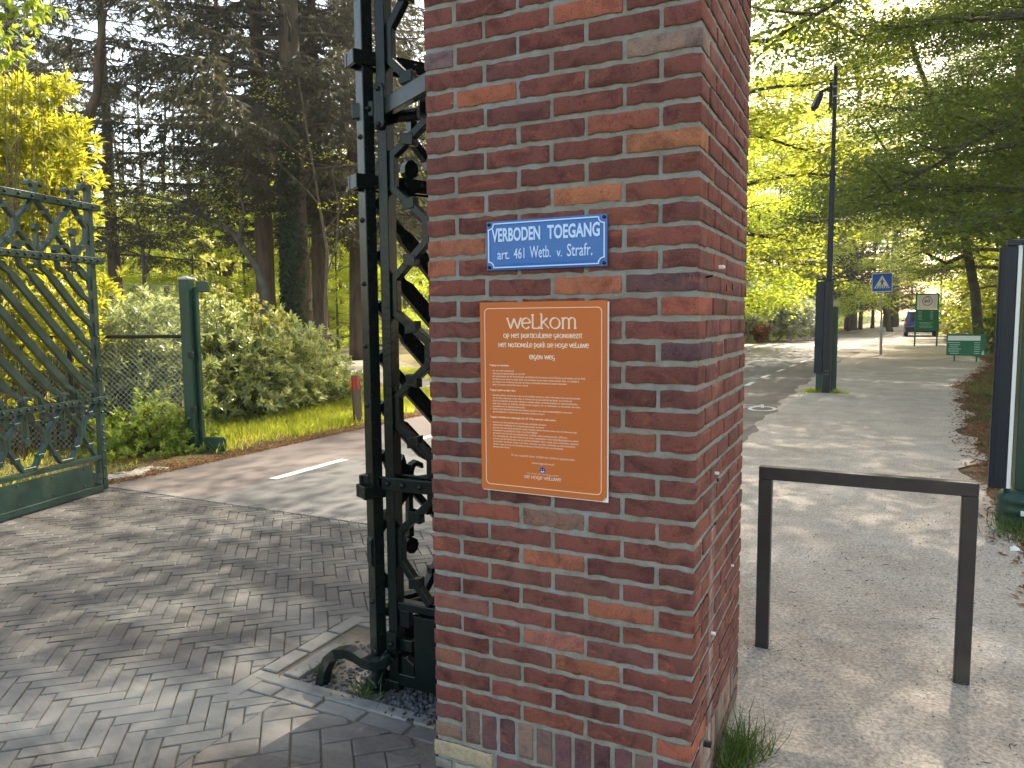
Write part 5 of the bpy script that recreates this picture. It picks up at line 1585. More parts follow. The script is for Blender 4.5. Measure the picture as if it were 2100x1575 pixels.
def fir_tree(name, seed, H, r0, z0, Lb0, dz, per=4, strips=15, sL=.28, dead=True, bare=0.0):
    """tall fir: straight ribbed trunk, long level boughs with hanging twigs"""
    r = np.random.default_rng(seed)
    mb = MB()
    zs = np.linspace(0, H, 12)
    sides = 14
    rings = []
    rad = [r0 * (1.25 if z < .3 else 1.0) * (1 - .80 * z / H) for z in zs]
    mb.tube([(r.normal(0, .02), r.normal(0, .02), z - .1) for z in zs], rad, sides)
    P_ = []; A_ = []; L_ = []; sh_ = []
    z = z0; k = 0
    while z < H - .5:
        for j in range(per):
            az = k * 1.9 + j * 2 * math.pi / per + r.uniform(-.45, .45)
            f = (z - z0) / (H - z0)
            Lb = Lb0 * (1 - f) ** .7 * r.uniform(.55, 1.15) + .4
            d = np.array([math.cos(az), math.sin(az), r.uniform(-.02, .18)])
            p = np.array([0, 0, z + r.uniform(-.2, .2)]); pts = [p]; ns = 7
            for i in range(ns):
                d = d + np.array([r.normal(0, .06), r.normal(0, .06), -.055 + .03 * i * .6]); p = p + d / np.linalg.norm(d) * Lb / ns; pts.append(p)
            mb.tube(pts, [max(.008, .055 * (1 - f * .6) * (1 - i / (ns + .4))) for i in range(ns + 1)], 5, False)
            if r.random() < bare: continue
            nt_ = int(Lb / .17)
            for s in range(nt_):
                t = .16 + .84 * (s + r.random()) / nt_
                i = min(int(t * ns), ns - 1); q = pts[i] + (pts[i + 1] - pts[i]) * (t * ns - i)
                a2 = az + (1 if s % 2 else -1) * r.uniform(.55, 1.25)
                Ls = (.35 + .95 * (1 - t)) * r.uniform(.6, 1.25) * min(1, Lb / 3)
                e = q + np.array([math.cos(a2) * Ls, math.sin(a2) * Ls, -Ls * r.uniform(.15, .75)])
                mb.add([q, q + (0, 0, .012), e], [(0, 1, 2)])
                w = np.sort(r.random(strips)) ** .8
                pos = q + (e - q) * w[:, None]
                ax = np.stack([np.cos(a2 + r.normal(0, .9, strips)), np.sin(a2 + r.normal(0, .9, strips)), r.uniform(-1.5, .0, strips)], 1)
                P_.append(pos); A_.append(ax); L_.append(sL * r.uniform(.5, 1.2, strips)); sh_.append(np.clip(r.normal(.2 + .6 * r.random(), .18, strips), 0, 1))
        z += dz * r.uniform(.8, 1.2); k += 1
    P = np.concatenate(P_); A = unit(np.concatenate(A_)); L = np.concatenate(L_); n = len(P)
    Nn = unit(r.normal(0, 1, (n, 3)))
    crown = leaf_mesh(name + '_crown', P, A, Nn, L, .042 * L / .28 + .012, np.concatenate(sh_), M['fir'], fold=0.1)
    v = np.array(mb.v)
    tr = raw_mesh(name + '_trunk', v, np.array([i for f in mb.f for i in f]), np.array([len(f) for f in mb.f]), M['bark'], smooth=True)
    return tr, crown


def place_tree(name, meshes, loc, rz, sc, label, cat='tree', group=None, scz=None):
    t = thing(name, label, cat, (loc[0], loc[1], 0), rz, group)
    t.scale = (sc, sc, scz or sc)
    add_obj('trunk', meshes[0], t); add_obj('crown', meshes[1], t)
    return t


def whorl_bush(name, label, cat, blobs, n_shoot, per, L, Wd, mat, seed, up=.7, zmin=0.02, spread=.9, fold=.2, stems=26, inner=.35, base=None, group=None, shade_c=.5, droopy=0.0):
    """shrub of leafy shoot tips filling lumpy blobs (centre, radii)"""
    r = np.random.default_rng(seed)
    P = []; D = []
    wts = np.array([b[1][0] * b[1][1] * b[1][2] for b in blobs]) ** .67; wts /= wts.sum()
    for (c, rd), w in zip(blobs, wts):
        k = int(n_shoot * w)
        u = unit(r.normal(0, 1, (k, 3)))
        lump = 1 + .26 * np.sin(u[:, 0] * 5 + seed) * np.cos(u[:, 1] * 6 + 1) + .20 * np.sin(u[:, 2] * 9 + u[:, 0] * 4)
        rr = (inner + (1 - inner) * r.random(k) ** .45) * lump
        P.append(np.array(c) + u * rr[:, None] * np.array(rd)); D.append(u + (0, 0, up) + r.normal(0, .35, (k, 3)))
    P = np.concatenate(P); D = unit(np.concatenate(D))
    keep = P[:, 2] > zmin; P = P[keep]; D = D[keep]; m = len(P)
    x = unit(np.cross(D, unit(r.normal(0, 1, (m, 3))))); y = np.cross(D, x)
    an = r.uniform(0, 6.28, (m, 1)) + np.arange(per)[None] * 2.4
    ca, sa = np.cos(an)[..., None], np.sin(an)[..., None]
    sp = spread * r.uniform(.6, 1.25, (m, per, 1))
    side = x[:, None] * ca + y[:, None] * sa
    A = unit(D[:, None] * (1 - .2 * sp) + side * sp + np.array([0, 0, -droopy]))
    Pb = P[:, None] + D[:, None] * (np.linspace(-.5, .2, per)[None, :, None] * L * .9) + side * .004
    Nn = unit(D[:, None] - side * .4 + r.normal(0, .25, (m, per, 3)))
    n = m * per
    cl = np.repeat(r.random(m), per)
    sh = np.clip(shade_c - .3 + .5 * cl + r.normal(0, .24, n), 0, 1)
    ll = L * r.uniform(.6, 1.15, n)
    me = leaf_mesh(name + '_leaves', Pb.reshape(-1, 3), A.reshape(-1, 3), Nn.reshape(-1, 3), ll, Wd * ll / L, sh, mat, 'lance', fold)
    bs = np.array(base if base is not None else (blobs[0][0][0], blobs[0][0][1], 0.0), float)
    t = thing(name, label, cat, (bs[0], bs[1], 0), 0, group)
    o = add_obj('foliage', me, t); o.location = (-bs[0], -bs[1], 0)
    mb = MB()
    pick = r.choice(m, min(m, stems * 5), replace=False)
    for i in pick:
        e = P[i]; c = blobs[int(np.argmin([np.linalg.norm((e - np.array(b[0])) / np.array(b[1])) for b in blobs]))][0]
        b0 = np.array([c[0] + r.normal(0, .15), c[1] + r.normal(0, .15), 0]); b0[:2] = b0[:2] * .6 + bs[:2] * .4
        mid = b0 * .45 + e * .55 + r.normal(0, .08, 3); mid[2] = max(.05, b0[2] * .4 + e[2] * .55)
        mb.tube([b0, mid, e], [.008, .005, .002], 4, False)
    so = mb.build('stems', M['stem'], t); so.location = (-bs[0], -bs[1], 0)
    return t


# ------------------------------------------------------------------ trees: prototypes
BEECH = [broad_tree('beech', 11 + i, 17 + i, .26, 3.2, 5.0, 22, 9, 60, .17, M['beech'], spray_r=.85) for i in range(2)]
BEECH_P = [broad_tree('pale_beech', 31 + i, 14, .15, 1.0, 4.2, 24, 9, 50, .17, M['beech_pale'], spray_r=.8) for i in range(2)]
OVER = broad_tree('overhanging_beech', 61, 19, .40, 6.6, 7.6, 26, 12, 85, .12, M['beech_dark'], spray_r=.95, droop=.12, bias=(-.30, -.12))
BEECH_D = [broad_tree('great_beech', 51 + i, 22, .44, 3.8, 7.4, 30, 12, 80, .14, M['beech_dark'], spray_r=.9, droop=.18) for i in range(2)]
FIR = [fir_tree('fir', 71 + i, 24, .33, 5.0, 5.6, .54, 4, 26, .22, bare=.12) for i in range(2)]
PINE = [fir_tree('pine', 81 + i, 19, .20, 2.6, 3.2, .55, 4, 12, .34, bare=.15) for i in range(2)]


def tree_at(kind, meshes, px, dep, rz, sc, label, cat='tree', group=None, scz=None):
    p = at(px, 653, dep)
    return place_tree(kind, meshes, p, rz, sc, label, cat, group, scz)


# firs of the left wood
tree_at('fir_tree', FIR[0], 547, 24, 0.3, 1.0, 'tall fir with a bare straight trunk and drooping dark boughs, left of the ivy-clad trunk')
tree_at('fir_tree', FIR[1], 612, 22, 1.5, 1.18, 'thickest fir trunk, clad in ivy on its left side, behind the rhododendrons')
tree_at('fir_tree', FIR[0], 658, 25.5, 2.9, .86, 'slimmer fir trunk standing just right of the ivy-clad one')
tree_at('fir_tree', FIR[1], 735, 26.9, 4.4, .95, 'fir trunk rising directly left of the dark gate leaf, by the bollard')
tree_at('fir_tree', FIR[1], 240, 27, 2.4, .80, 'leftmost fir, a lone grey trunk with a wide dark drooping crown')
tree_at('fir_tree', FIR[0], 60, 34, 3.6, 1.05, 'fir with open feathery crown behind the yellow shrub at the left edge')
for px, dp, rz, sc in ((800, 36, .5, 1.0), (470, 36, 1.0, .85)):
    tree_at('fir_tree', FIR[int(px) % 2], px, dp, rz, sc, 'dark fir standing deeper in the wood behind the front row of trunks', group='firs deeper in the left wood')
# ivy on the thick trunk
r = np.random.default_rng(5)
pt = at(612, 653, 22); tv = pt - CAM; tv[2] = 0; tv = tv / np.linalg.norm(tv)
nI = 5200
zz = r.uniform(0, 7.5, nI); an = r.normal(math.atan2(-tv[1], -tv[0]) - 1.0, .65, nI)
rad_ = .40 * (1 - .03 * zz) + r.uniform(0, .10, nI)
Pi = np.stack([np.cos(an) * rad_, np.sin(an) * rad_, zz], 1); Ni = np.stack([np.cos(an), np.sin(an), np.zeros(nI)], 1)
me = leaf_mesh('ivy_leaves', Pi, unit(np.stack([-np.sin(an), np.cos(an), -np.ones(nI)], 1) + r.normal(0, .5, (nI, 3))), unit(Ni + r.normal(0, .4, (nI, 3))), .13, .11, np.clip(r.normal(.5, .25, nI), 0, 1), M['ivy'])
o = add_obj('ivy', me); o.location = (pt[0], pt[1], 0)
tag(o, 'dark ivy climbing the thickest fir trunk behind the rhododendrons', 'ivy')
# crooked slender trees between the firs
def crooked(name, label, px, dep, path, r0, mat, leafmat_=None, nl=0, seed=1, cat='tree'):
    """path in photo pixels at this depth: list of polylines [(x,y)...] first is the trunk"""
    t = thing(name, label, cat, tuple(at(px, 653, dep) * (1, 1, 0)))
    org = np.array(t.location)
    mb = MB(); rr_ = np.random.default_rng(seed)
    tips = []
    for i, pl in enumerate(path):
        pts = [at(x, y, dep + (0.25 * math.sin(i * 2.1 + k * .7) if k else (.12 if i else 0))) - org for k, (x, y) in enumerate(pl)]
        if i == 0: pts[0][2] = -.1
        n_ = len(pts); rb = r0 * (1 if i == 0 else .45)
        mb.tube(pts, [rb * (1 - .75 * k / n_) for k in range(n_)], 8, False); tips += pts[n_ // 2:]
    mb.build('trunk', mat, t, smooth=True)
    if leafmat_ and nl:
        C = np.array(tips); C = C[rr_.integers(0, len(C), nl)] + rr_.normal(0, .45, (nl, 3))
        P, A, Nn = sprays(rr_, C, 40, .5, .05)
        n_ = len(P)
        add_obj('crown', leaf_mesh('crown', P, A, Nn, .09, .055, np.clip(rr_.normal(.5, .25, n_), 0, 1), leafmat_), t)
    return t


crooked('leaning_tree', 'slender dark tree arching left from beside the fir trunk over the fence', 530, 21,
        [[(560, 800), (545, 600), (525, 545), (480, 480), (420, 445), (350, 410), (300, 400)], [(470, 475), (430, 410), (425, 370), (440, 330)], [(455, 470), (400, 460), (330, 420)], [(490, 490), (500, 430), (480, 330)]], .13, M['beech_bark'], M['beech'], 40, 3)
crooked('forked_sapling', 'pale forked sapling in front of the slim fir trunk', 690, 20,
        [[(668, 800), (668, 600), (672, 520), (655, 420), (640, 330), (625, 240), (612, 160)], [(672, 560), (690, 500), (694, 420), (680, 350), (715, 300)], [(665, 480), (700, 430), (722, 400)], [(655, 420), (620, 380), (560, 325), (480, 320)], [(640, 330), (590, 300), (540, 240)]], .055, M['stem'], M['beech'], 14, 4)
crooked('leaning_pine', 'leaning reddish pine trunk rising behind the yellow shrub', 140, 19,
        [[(105, 800), (140, 430), (155, 350), (168, 280), (185, 230), (200, 190), (200, 120), (215, 20)], [(185, 230), (205, 160), (212, 100)], [(165, 290), (130, 230), (90, 170)]], .20, M['bark'])
crooked('thin_beech', 'thin dark beech stem in front of the sunlit green understorey', 300, 25,
        [[(300, 800), (296, 560), (290, 480), (275, 430), (282, 380)], [(296, 560), (310, 500), (305, 430)]], .08, M['beech_bark'], M['beech'], 30, 8)

# understorey beeches, left wood: individually placed, alike
spots = [(10, 46, 0.2, .75), (130, 37, 1.1, .62), (205, 43, 2.0, .7), (300, 36, 2.9, .56), (385, 47, 3.3, .7), (455, 39, 4.1, .62), (505, 33, 5.0, .5), (580, 44, .7, .7),
         (640, 36, 1.9, .58), (700, 41, 2.5, .66), (765, 37, 3.1, .62), (830, 46, 3.9, .75), (692, 31, 4.4, .42), (400, 31, 5.2, .45), (250, 33, .3, .42)]
for i, (px, dp, rz, sc) in enumerate(spots):
    tree_at('beech_tree', BEECH_P[i % 2], px, dp, rz, sc, 'bright green young beech in the wood behind the fir trunks', group='young beeches in the left wood')

# right side of the path
place_tree('great_beech', BEECH_D[0], (4.9, 26.6), .6, .92, 'largest dark beech trunk standing right behind the low green price board')
place_tree('great_beech', OVER, (4.2, 8.8), 0, 1.0, 'huge overhanging beech whose crown shades the pillar and the gravel path')
place_tree('great_beech', BEECH_D[0], (5.8, 17.5), 3.9, .80, 'dark beech stem at the right edge of the picture above the navy panel')
place_tree('great_beech', BEECH_D[1], (6.3, 41), 1.1, .82, 'beech on the right verge overhanging the speed zone board')
place_tree('great_beech', BEECH_D[0], (9.3, 33.5), 5.0, .95, 'second great beech on the right verge a little beyond the low price board')
place_tree('great_beech', BEECH_D[1], (11.5, 49), 2.9, 1.0, 'high great beech standing back from the right verge behind the speed zone board')
place_tree('beech_tree', BEECH[0], (8.0, 56), 2.6, .95, 'beech on the right verge just beyond the blue car')
place_tree('beech_tree', BEECH[1], (12.5, 74), .4, 1.0, 'beech on the right verge where the road bends')
place_tree('beech_tree', BEECH_P[0], (16.0, 95), 1.4, 1.1, 'pale beech closing the view at the far bend, right of the road')
place_tree('beech_tree', BEECH_P[1], (9.0, 118), 3.4, 1.2, 'pale beech left of the far end of the road')
crooked('leaning_beech', 'dark leaning beech stem crossing the foliage above the speed zone board', 1990, 29,
        [[(2010, 720), (2000, 600), (1985, 520), (1960, 390), (1945, 310), (1920, 230), (1890, 150), (1860, 60)], [(1945, 310), (1990, 240), (2030, 190)], [(1960, 400), (1900, 360), (1830, 330), (1780, 250)], [(1985, 520), (1940, 540), (1900, 520)]], .21, M['beech_bark'], M['beech_dark'], 60, 9)
# left of the road, in the right half of the picture
for (px, dp, rz, sc, lab) in ((1520, 52, .2, 1.0, 'sunlit yellow green beech left of the road directly beside the pillar edge'),
                              (1595, 60, 1.4, 1.1, 'sunlit yellow green beech behind the grey sign backs'),
                              (1700, 64, 2.5, 1.1, 'yellow green beech behind the camera mast'),
                              (1480, 38, 3.0, 1.0, 'yellow green beech half hidden behind the pillar')):
    tree_at('pale_beech_tree', BEECH_P[int(px / 10) % 2], px, dp, rz, sc, lab, scz=sc * 1.15)
for (px, dp, rz, sc, lab) in ((1540, 66, 1.2, 1.25, 'tall beech rising above the sunlit crowns next to the pillar edge'), (1655, 72, 2.4, 1.7, 'tall beech left of the camera mast top'),
                              (1745, 76, 3.6, 2.0, 'tall beech filling the gap right of the camera mast'), (1830, 92, 4.6, 2.1, 'tall far beech above the crossing sign')):
    tree_at('tall_beech', BEECH[int(px / 5) % 2], px, dp, rz, sc, lab, scz=sc * .85)
tree_at('tall_beech', BEECH[1], 1500, 31, 5.2, 1.25, 'tall beech on the far verge mostly hidden by the pillar, its limbs reaching out right')
for i, (px, dp, rz, sc) in enumerate(((1740, 70, .4, .9), (1765, 78, 1.4, 1.0), (1790, 84, 2.2, .95), (1815, 92, 3.0, 1.05), (1715, 75, 4.0, .85), (1840, 104, 5.0, 1.1), (1690, 66, 5.5, .8), (1868, 120, 1.0, 1.1))):
    tree_at('pine_tree', PINE[i % 2], px, dp, rz, sc, 'dark slender pine in the row left of the road beyond the crossing', group='pines left of the road')
crooked('bent_pine', 'short leaning dark trunk at the road edge behind the crossing sign', 1822, 66, [[(1826, 662), (1815, 630), (1808, 610), (1800, 560)]], .3, M['bark'])

# far wood closing every gap
r = np.random.default_rng(99)
C = []
for _ in range(12500):
    a = math.radians(r.uniform(-66, 16) if _ % 3 else r.uniform(-66, -20)); d = r.uniform(56, 125) if _ % 5 else r.uniform(125, 240)
    x = CAM[0] + math.sin(a) * d; y = CAM[1] + math.cos(a) * d
    ex = float(np.interp(y, YS, eL)); ex2 = float(np.interp(y, YS, eR)) + 3
    if ex - 4 < x < ex2: continue
    z = ((17 if d < 125 else 24) * r.random() ** 1.6 if math.degrees(a) > -16 else 26 * r.random() ** 1.15) + .3
    if math.degrees(a) < -16:
        az_ = math.degrees(a); lim = 8 if -56 < az_ < -47 else (12.5 if d < 75 else 24)
        if z > lim + 2 * math.sin(a * 40) or d < 57: continue
    C.append((x, y, z))
for _ in range(420): C.append((r.uniform(8, 60), r.uniform(305, 330), 22 * r.random() ** 1.2))
C = np.array(C)
P, A, Nn = sprays(r, C, 44, r.uniform(1.1, 2.4, len(C)), .16, .05)
n = len(P); cl = np.repeat(r.random(len(C)), 44)
o = add_obj('far_woodland', leaf_mesh('far_woodland', P, A, Nn, r.uniform(.28, .5, n), r.uniform(.2, .32, n), np.clip(.15 + .6 * cl + r.normal(0, .15, n), 0, 1), M['beech']))
tag(o, 'far sunlit beech woodland filling the background', 'woodland', kind='stuff')
C = []
for _ in range(2600):
    y = r.uniform(34, 150); side = r.random() < .62
    x = (float(np.interp(y, YS, eL)) - 3.2 - 22 * r.random() ** 1.5) if side else (float(np.interp(y, YS, eR)) + 6.5 + 22 * r.random() ** 1.4)
    C.append((x, y, .15 + 2.4 * r.random() ** 1.7))
C = np.array(C)
P, A, Nn = sprays(r, C, 40, r.uniform(.5, 1.2, len(C)), .14, .05)
n = len(P)
o = add_obj('undergrowth', leaf_mesh('undergrowth', P, A, Nn, r.uniform(.16, .3, n), r.uniform(.12, .2, n), np.clip(r.normal(.45, .25, n), 0, 1), M['beech_dark']))
tag(o, 'low dark green undergrowth under the trees along both sides of the far road', 'undergrowth', kind='stuff')
mb = MB()
for _ in range(150):
    a = math.radians(r.uniform(-62, 12)); d = r.uniform(45, 95)
    x = CAM[0] + math.sin(a) * d; y = CAM[1] + math.cos(a) * d
    ex = float(np.interp(y, YS, eL)); ex2 = float(np.interp(y, YS, eR)) + 3
    if ex - 3 < x < ex2: continue
    mb.tube([(x, y, 0), (x + r.normal(0, .3), y, 6), (x + r.normal(0, .6), y, 15)], [r.uniform(.1, .26), .12, .05], 6, False)
o = mb.build('far_trunks', M['bark']); tag(o, 'thin dark trunks standing in the far woodland', 'woodland', kind='stuff')

# ------------------------------------------------------------------ shrubs
def blob(px, py, dep, rx, rz_, ry=None):
    return (tuple(at(px, py, dep)), (rx, ry or rx, rz_))


whorl_bush('yellow_shrub', 'tall bright yellow green shrub behind the left gate leaf', 'shrub',
           [blob(10, 330, 8.4, .75, .75), blob(95, 360, 8.5, .62, .65), blob(-40, 500, 8.3, .9, .9), blob(90, 480, 8.5, .55, .6), blob(40, 250, 8.6, .55, .55), blob(-60, 250, 8.6, .8, .8),
            blob(30, 620, 8.0, .75, .8), blob(-50, 720, 8.0, .8, .7), blob(130, 640, 7.9, .40, .45), blob(215, 600, 7.7, .18, .22), blob(150, 300, 8.6, .28, .3)],
           1700, 9, .125, .036, M['yellow'], 21, up=.9, stems=18, base=(at(20, 700, 8.4)[0], at(20, 700, 8.4)[1]), shade_c=.6)
for i, (px0, py0, px1, py1) in enumerate(((60, 260, 128, 165), (120, 300, 165, 195), (20, 240, 40, 150), (110, 400, 175, 320))):
    pass
whorl_bush('upright_shoots', 'loose yellow green shoots standing above the yellow shrub', 'shrub',
           [blob(125, 175, 8.5, .13, .2), blob(60, 185, 8.5, .2, .16), blob(155, 190, 8.5, .12, .1), blob(20, 205, 8.5, .25, .18), blob(110, 235, 8.5, .25, .2), blob(150, 370, 8.5, .18, .2)],
           70, 9, .13, .034, M['yellow'], 22, up=1.4, stems=4, base=(at(60, 700, 8.5)[0], at(60, 700, 8.5)[1]), shade_c=.65)
whorl_bush('overhanging_branch', 'bright green leafy branch tips hanging in at the upper left corner', 'branch',
           [blob(15, 100, 7.2, .22, .16), blob(-20, 60, 7.2, .3, .2), blob(30, 10, 7.6, .35, .25), blob(70, -10, 7.8, .3, .2)], 70, 7, .11, .05, M['nettle'], 23, up=.1, stems=3, droopy=.5, base=(at(-200, 600, 7.2)[0], at(-200, 600, 7.2)[1]), shade_c=.8)
whorl_bush('rhododendron', 'shaded rhododendron filling the fence behind the left gate leaf', 'shrub',
           [blob(60, 800, 9.2, 1.0, .8), blob(170, 790, 9.4, .8, .75), blob(280, 760, 9.6, .8, .85), blob(355, 800, 9.6, .6, .7), blob(300, 680, 10.0, .8, .5)],
           1700, 9, .12, .04, M['rhodo'], 24, up=.5, stems=50, shade_c=.42)
whorl_bush('rhododendron', 'broad sunlit rhododendron right of the green gate post with glossy leaves', 'shrub',
           [blob(470, 760, 10.8, .85, .78), blob(450, 690, 11.2, .8, .55), blob(560, 745, 11.6, .85, .70), blob(640, 775, 12.4, .65, .48), blob(520, 800, 11.2, .8, .5), blob(700, 790, 13.0, .42, .32), blob(575, 705, 12.6, .7, .40)],
           2400, 9, .12, .042, M['rhodo'], 25, up=.5, stems=90, shade_c=.58)
whorl_bush('maple_sapling', 'young maple sapling with yellow bronze leaf tufts rising beside the green gate post', 'sapling',
           [blob(418, 500, 10.6, .10, .10), blob(425, 535, 10.6, .14, .08), blob(470, 545, 10.6, .18, .08), blob(408, 565, 10.6, .12, .07), blob(485, 580, 10.6, .10, .07), blob(445, 600, 10.6, .2, .1), blob(520, 625, 10.8, .22, .15), blob(560, 660, 11, .3, .12)],
           70, 5, .085, .065, M['maple'], 26, up=-.2, stems=6, droopy=.5, base=(at(450, 830, 10.7)[0], at(450, 830, 10.7)[1]), shade_c=.6)
whorl_bush('nettles', 'low fresh green nettles around the foot of the green gate post', 'plant',
           [blob(330, 880, 8.6, .55, .36), blob(255, 900, 8.3, .45, .34), blob(375, 900, 8.4, .30, .30), blob(290, 930, 8.1, .5, .22)],
           750, 7, .075, .04, M['nettle'], 27, up=1.0, stems=20, shade_c=.6)
whorl_bush('rhododendron', 'rhododendron coloured sunlit pale across the road behind the grey sign backs', 'shrub',
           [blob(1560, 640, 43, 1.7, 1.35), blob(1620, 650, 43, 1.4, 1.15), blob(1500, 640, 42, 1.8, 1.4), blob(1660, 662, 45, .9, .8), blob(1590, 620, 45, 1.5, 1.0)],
           1700, 8, .26, .10, M['sunlit_rhodo'], 28, up=.5, stems=20, shade_c=.6)
whorl_bush('orange_shrub', 'small orange brown shrub at the foot of the pale rhododendron', 'shrub',
           [blob(1559, 682, 40.5, .45, .40)], 150, 6, .16, .08, M['orange_leaf'], 29, up=.5, stems=4)
whorl_bush('verge_bush', 'dark green bush at the foot of the great beech right of the path', 'shrub',
           [blob(2040, 690, 25.5, .7, .5), blob(2085, 650, 26, .9, .7)], 320, 7, .14, .07, M['beech_dark'], 30, up=.4, stems=6)
whorl_bush('bramble_patch', 'low bramble ground cover on the right verge beyond the navy panel', 'shrub',
           [((2.6, 9.5, .05), (.7, 1.6, .26)), ((3.0, 12.5, .05), (.8, 1.6, .25)), ((2.3, 7.2, .03), (.55, .9, .18))], 900, 5, .07, .04, M['beech_dark'], 31, up=.6, stems=3)


# ------------------------------------------------------------------ grass, litter
def tufts(name, label, pts, per, L, mat, seed, spread=.05, w=.006, cat='grass', kind='stuff', lean=.45):
    r = np.random.default_rng(seed); m = len(pts); P = np.repeat(np.array(pts), per, 0); n = len(P)
    P = P + np.c_[r.normal(0, spread, (n, 2)), np.zeros(n)]
    A = unit(np.c_[r.normal(0, lean, (n, 2)), np.ones(n)])
    Nn = unit(np.c_[r.normal(0, 1, (n, 2)), r.normal(0, .2, n)])
    me = leaf_mesh(name, P, A, Nn, L * r.uniform(.45, 1.2, n), w * r.uniform(.7, 1.3, n), np.clip(r.normal(.5, .25, n), 0, 1), mat, 'blade')
    o = add_obj(name, me); tag(o, label, cat, kind=kind); return o


r = np.random.default_rng(3)
pts = []
while len(pts) < 6500:
    y = r.uniform(3.9, 16) ; x = -6.15 - 6.5 * r.random() ** 1.5
    if math.sin(x * 2.3) * math.sin(y * 1.7) + r.normal(0, .5) < -.35 and x > -6.9: continue
    if 10.4 < y < 17 and -30 < x and abs((y - 10.9) - (-x - 8.0) * .82) < 1.3 and x < -7.8: continue
    pts.append((x, y, -.005))
tufts('verge_grass', 'sunlit green grass on the left verge behind the bollard', pts, 12, .15, M['grass'], 41, .07, .010)
pts = [(float(np.interp(y, YS, eL)) - .35 - 4.0 * r.random() ** 1.8, y, -.005) for y in r.uniform(16, 90, 3200)]
tufts('far_verge_grass', 'strip of grass along the far left edge of the road', pts, 7, .16, M['grass'], 42, .12, .022)
pts = []
for _ in range(1500):
    y = 3.6 + 18 * r.random() ** 1.4; x0 = float(np.interp(y, PY, pR)); x = x0 + .12 + abs(r.normal(0, .9))
    if math.sin(x * 3 + y * 1.3) + math.sin(y * 2.1 - x) + r.normal(0, .6) < .1: continue
    pts.append((x, y, -.008))
tufts('right_verge_grass', 'patchy dark grass and weeds on the right verge of the path', pts, 10, .10, M['grass_dark'], 43, .06, .007)
pts = [(1.42 + r.normal(0, .10), 3.95 + r.normal(0, .12), -.005) for _ in range(55)] + [(1.75 + r.normal(0, .2), 3.85 + r.normal(0, .18), -.005) for _ in range(60)]
tufts('post_grass', 'grass growing around the ribbed foot of the right gate post', pts, 12, .13, M['grass_dark'], 44, .04, .005)
pts = [(.035 + abs(r.normal(0, .035)), .44 + r.normal(0, .07), -.004) for _ in range(26)]
tufts('grass_tuft', 'green grass tuft growing at the foot of the brick pillar on its right side', pts, 15, .155, M['grass_dark'], 45, .016, .0042, kind=None, lean=.55)
for nm, lab, c, n_, L_ in (('grass_tuft', 'small grass tuft in the stones in front of the gate pivot', (-1.33, .27), 7, .10), ('grass_tuft', 'tiny grass tuft beside the bent leaf guide bar', (-1.60, .33), 4, .06),
                           ('grass_tuft', 'weeds at the left foot of the camera mast', (-.62, 13.3), 26, .12), ('grass_tuft', 'weeds at the right foot of the closing post', (-.12, 13.3), 16, .12)):
    far = c[1] > 5
    pts = [(c[0] + r.normal(0, .07 if far else .018), c[1] + r.normal(0, .04 if far else .018), -.004) for _ in range(n_)]
    tufts(nm, lab, pts, 9, L_, M['grass_dark'] if not far else M['grass'], 46 + n_, .02, .004 if not far else .01, kind=None, lean=.6)


def litter(name, label, XY, size, mat, seed, z=.004, cat='leaf litter'):
    r = np.random.default_rng(seed); n = len(XY); P = np.c_[XY, z + r.uniform(0, .010, n)]
    a = r.uniform(0, 6.28, n); A = np.c_[np.cos(a), np.sin(a), r.normal(0, .25, n)]
    me = leaf_mesh(name, P, unit(A), unit(np.c_[r.normal(0, .35, (n, 2)), np.ones(n)]), size * r.uniform(.5, 1.4, n), size * .5 * r.uniform(.6, 1.3, n), np.clip(r.normal(.5, .3, n), 0, 1), mat)
    o = add_obj(name, me); tag(o, label, cat, kind='stuff'); return o


n = 15000
y = r.uniform(2.2, 12, n); x = -5.80 + np.abs(r.normal(0, .10, n)) * r.choice([-2.2, .35], n, p=[.72, .28]) - .03
litter('bud_scales', 'orange brown bud scales swept along the left road edge', np.c_[x, y], .028, M['litter'], 51)
n = 22000
y = 2.4 + 25 * r.random(n) ** 1.3; x = np.interp(y, PY, pR) + np.abs(r.normal(0, 1.3, n)) - .22 * r.random(n) ** 2
litter('fallen_leaves', 'brown fallen leaves and bud scales on the right verge', np.c_[x, y], .05, M['litter'], 52)
n = 240
litter('loose_leaves', 'few orange leaves scattered in the stone bed and on the paving', np.r_[np.c_[r.uniform(-1.75, -.95, 150), r.uniform(.2, .75, 150)], np.c_[r.uniform(-5.5, -.5, 60), r.uniform(-1, 2.3, 60)], np.c_[r.uniform(0, 1.4, 30), r.uniform(-.5, 5, 30)]], .016, M['litter'], 53, .006)
n = 5000
litter('verge_litter', 'orange brown scales and leaves under the left gate leaf', np.c_[-5.9 - 3 * r.random(n) ** 1.5, r.uniform(-1.5, 3.2, n)], .035, M['litter'], 54)
pts = [(-6.2 - 3 * r.random(), r.uniform(-1.5, 3.0), -.005) for _ in range(420)]
tufts('verge_grass', 'sparse grass behind the bottom of the left gate leaf', pts, 9, .12, M['grass'], 55, .07, .009)
# twigs on the path
mb = MB()
for i in range(46):
    x, y, a, L_ = r.uniform(.05, 1.45), r.uniform(-.8, 6), r.uniform(0, 6.28), r.uniform(.02, .07)
    mb.tube([(x, y, .002), (x + math.cos(a) * L_ * .5, y + math.sin(a) * L_ * .5, .006), (x + math.cos(a + .3) * L_, y + math.sin(a + .3) * L_, .002)], [.0015, .0018, .001], 4, False)
o = mb.build('twigs', M['stem']); tag(o, 'small dark twigs lying on the gravel path', 'twigs', kind='stuff')
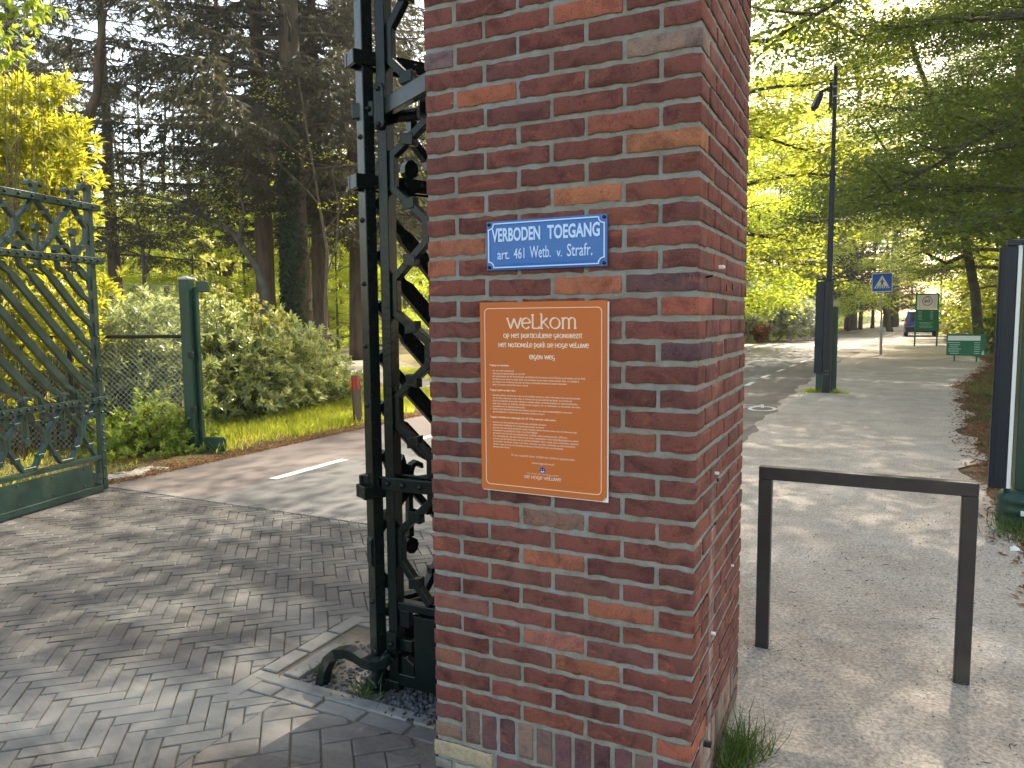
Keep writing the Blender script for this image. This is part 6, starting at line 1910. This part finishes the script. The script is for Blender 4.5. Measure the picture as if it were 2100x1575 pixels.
# pale rough stones between paving and nettles
for i, (px, py, s, lab) in enumerate(((250, 978, .17, 'flat pale broken concrete slab at the kerb beside the left gate leaf'), (292, 966, .14, 'pale rounded rubble stone below the nettles'), (325, 962, .10, 'smallest rubble stone right of the pale slab'))):
    g = ground(px, py); mb = MB()
    rings = 5; seg = 14; V = []; ph = r.uniform(0, 6, 4)
    for a in range(rings + 1):
        e = a / rings * math.pi / 2
        for b in range(seg):
            t = b / seg * 2 * math.pi
            rr = s * math.cos(e) ** .7 * (1 + .16 * math.sin(2 * t + ph[0]) + .1 * math.sin(3 * t + ph[1]))
            V.append((rr * math.cos(t) * 1.2, rr * math.sin(t) * .8, s * .26 * math.sin(e) + .01 * math.sin(4 * t + 3 * e + ph[2]) - .01))
    F = [(a * seg + b, a * seg + (b + 1) % seg, (a + 1) * seg + (b + 1) % seg, (a + 1) * seg + b) for a in range(rings) for b in range(seg)]
    mb.add(V, F); o = mb.build('rubble_stone', M['rubble'], smooth=True); o.location = (g[0], g[1], 0); o.rotation_euler = (0, 0, 1.1 + i)
    tag(o, lab, 'stone')
mb = MB(); g = ground(2072, 1130)
V = [(.0, 0, 0), (.05, .005, .0), (.055, .03, .012), (.03, .045, .022), (.0, .03, .018), (.02, .015, .035)]
mb.add(V, [(0, 1, 5), (1, 2, 5), (2, 3, 5), (3, 4, 5), (4, 0, 5)]); o = mb.build('crumpled_paper', M['white']); o.location = (g[0], g[1], 0); tag(o, 'crumpled white scrap of paper by the grass at the right edge', 'litter')

# ------------------------------------------------------------------ the air: haze box added for the distant fade and the flare's veil
hz_m = bpy.data.materials.new('thin_air'); hz_m.use_nodes = True
hn = hz_m.node_tree.nodes; hl = hz_m.node_tree.links; hn.clear()
ho = hn.new('ShaderNodeOutputMaterial'); hv = hn.new('ShaderNodeVolumePrincipled')
hv.inputs['Color'].default_value = (0.93, 0.95, 0.97, 1)
hv.inputs['Density'].default_value = 0.0006
hv.inputs['Anisotropy'].default_value = 0.45
hl.new(hv.outputs[0], ho.inputs['Volume'])
mb = MB(); mb.box((0, 150, 19.5), (420, 420, 41.5)); o = mb.build('haze', hz_m); tag(o, kind='stuff')
S.cycles.volume_bounces = 0
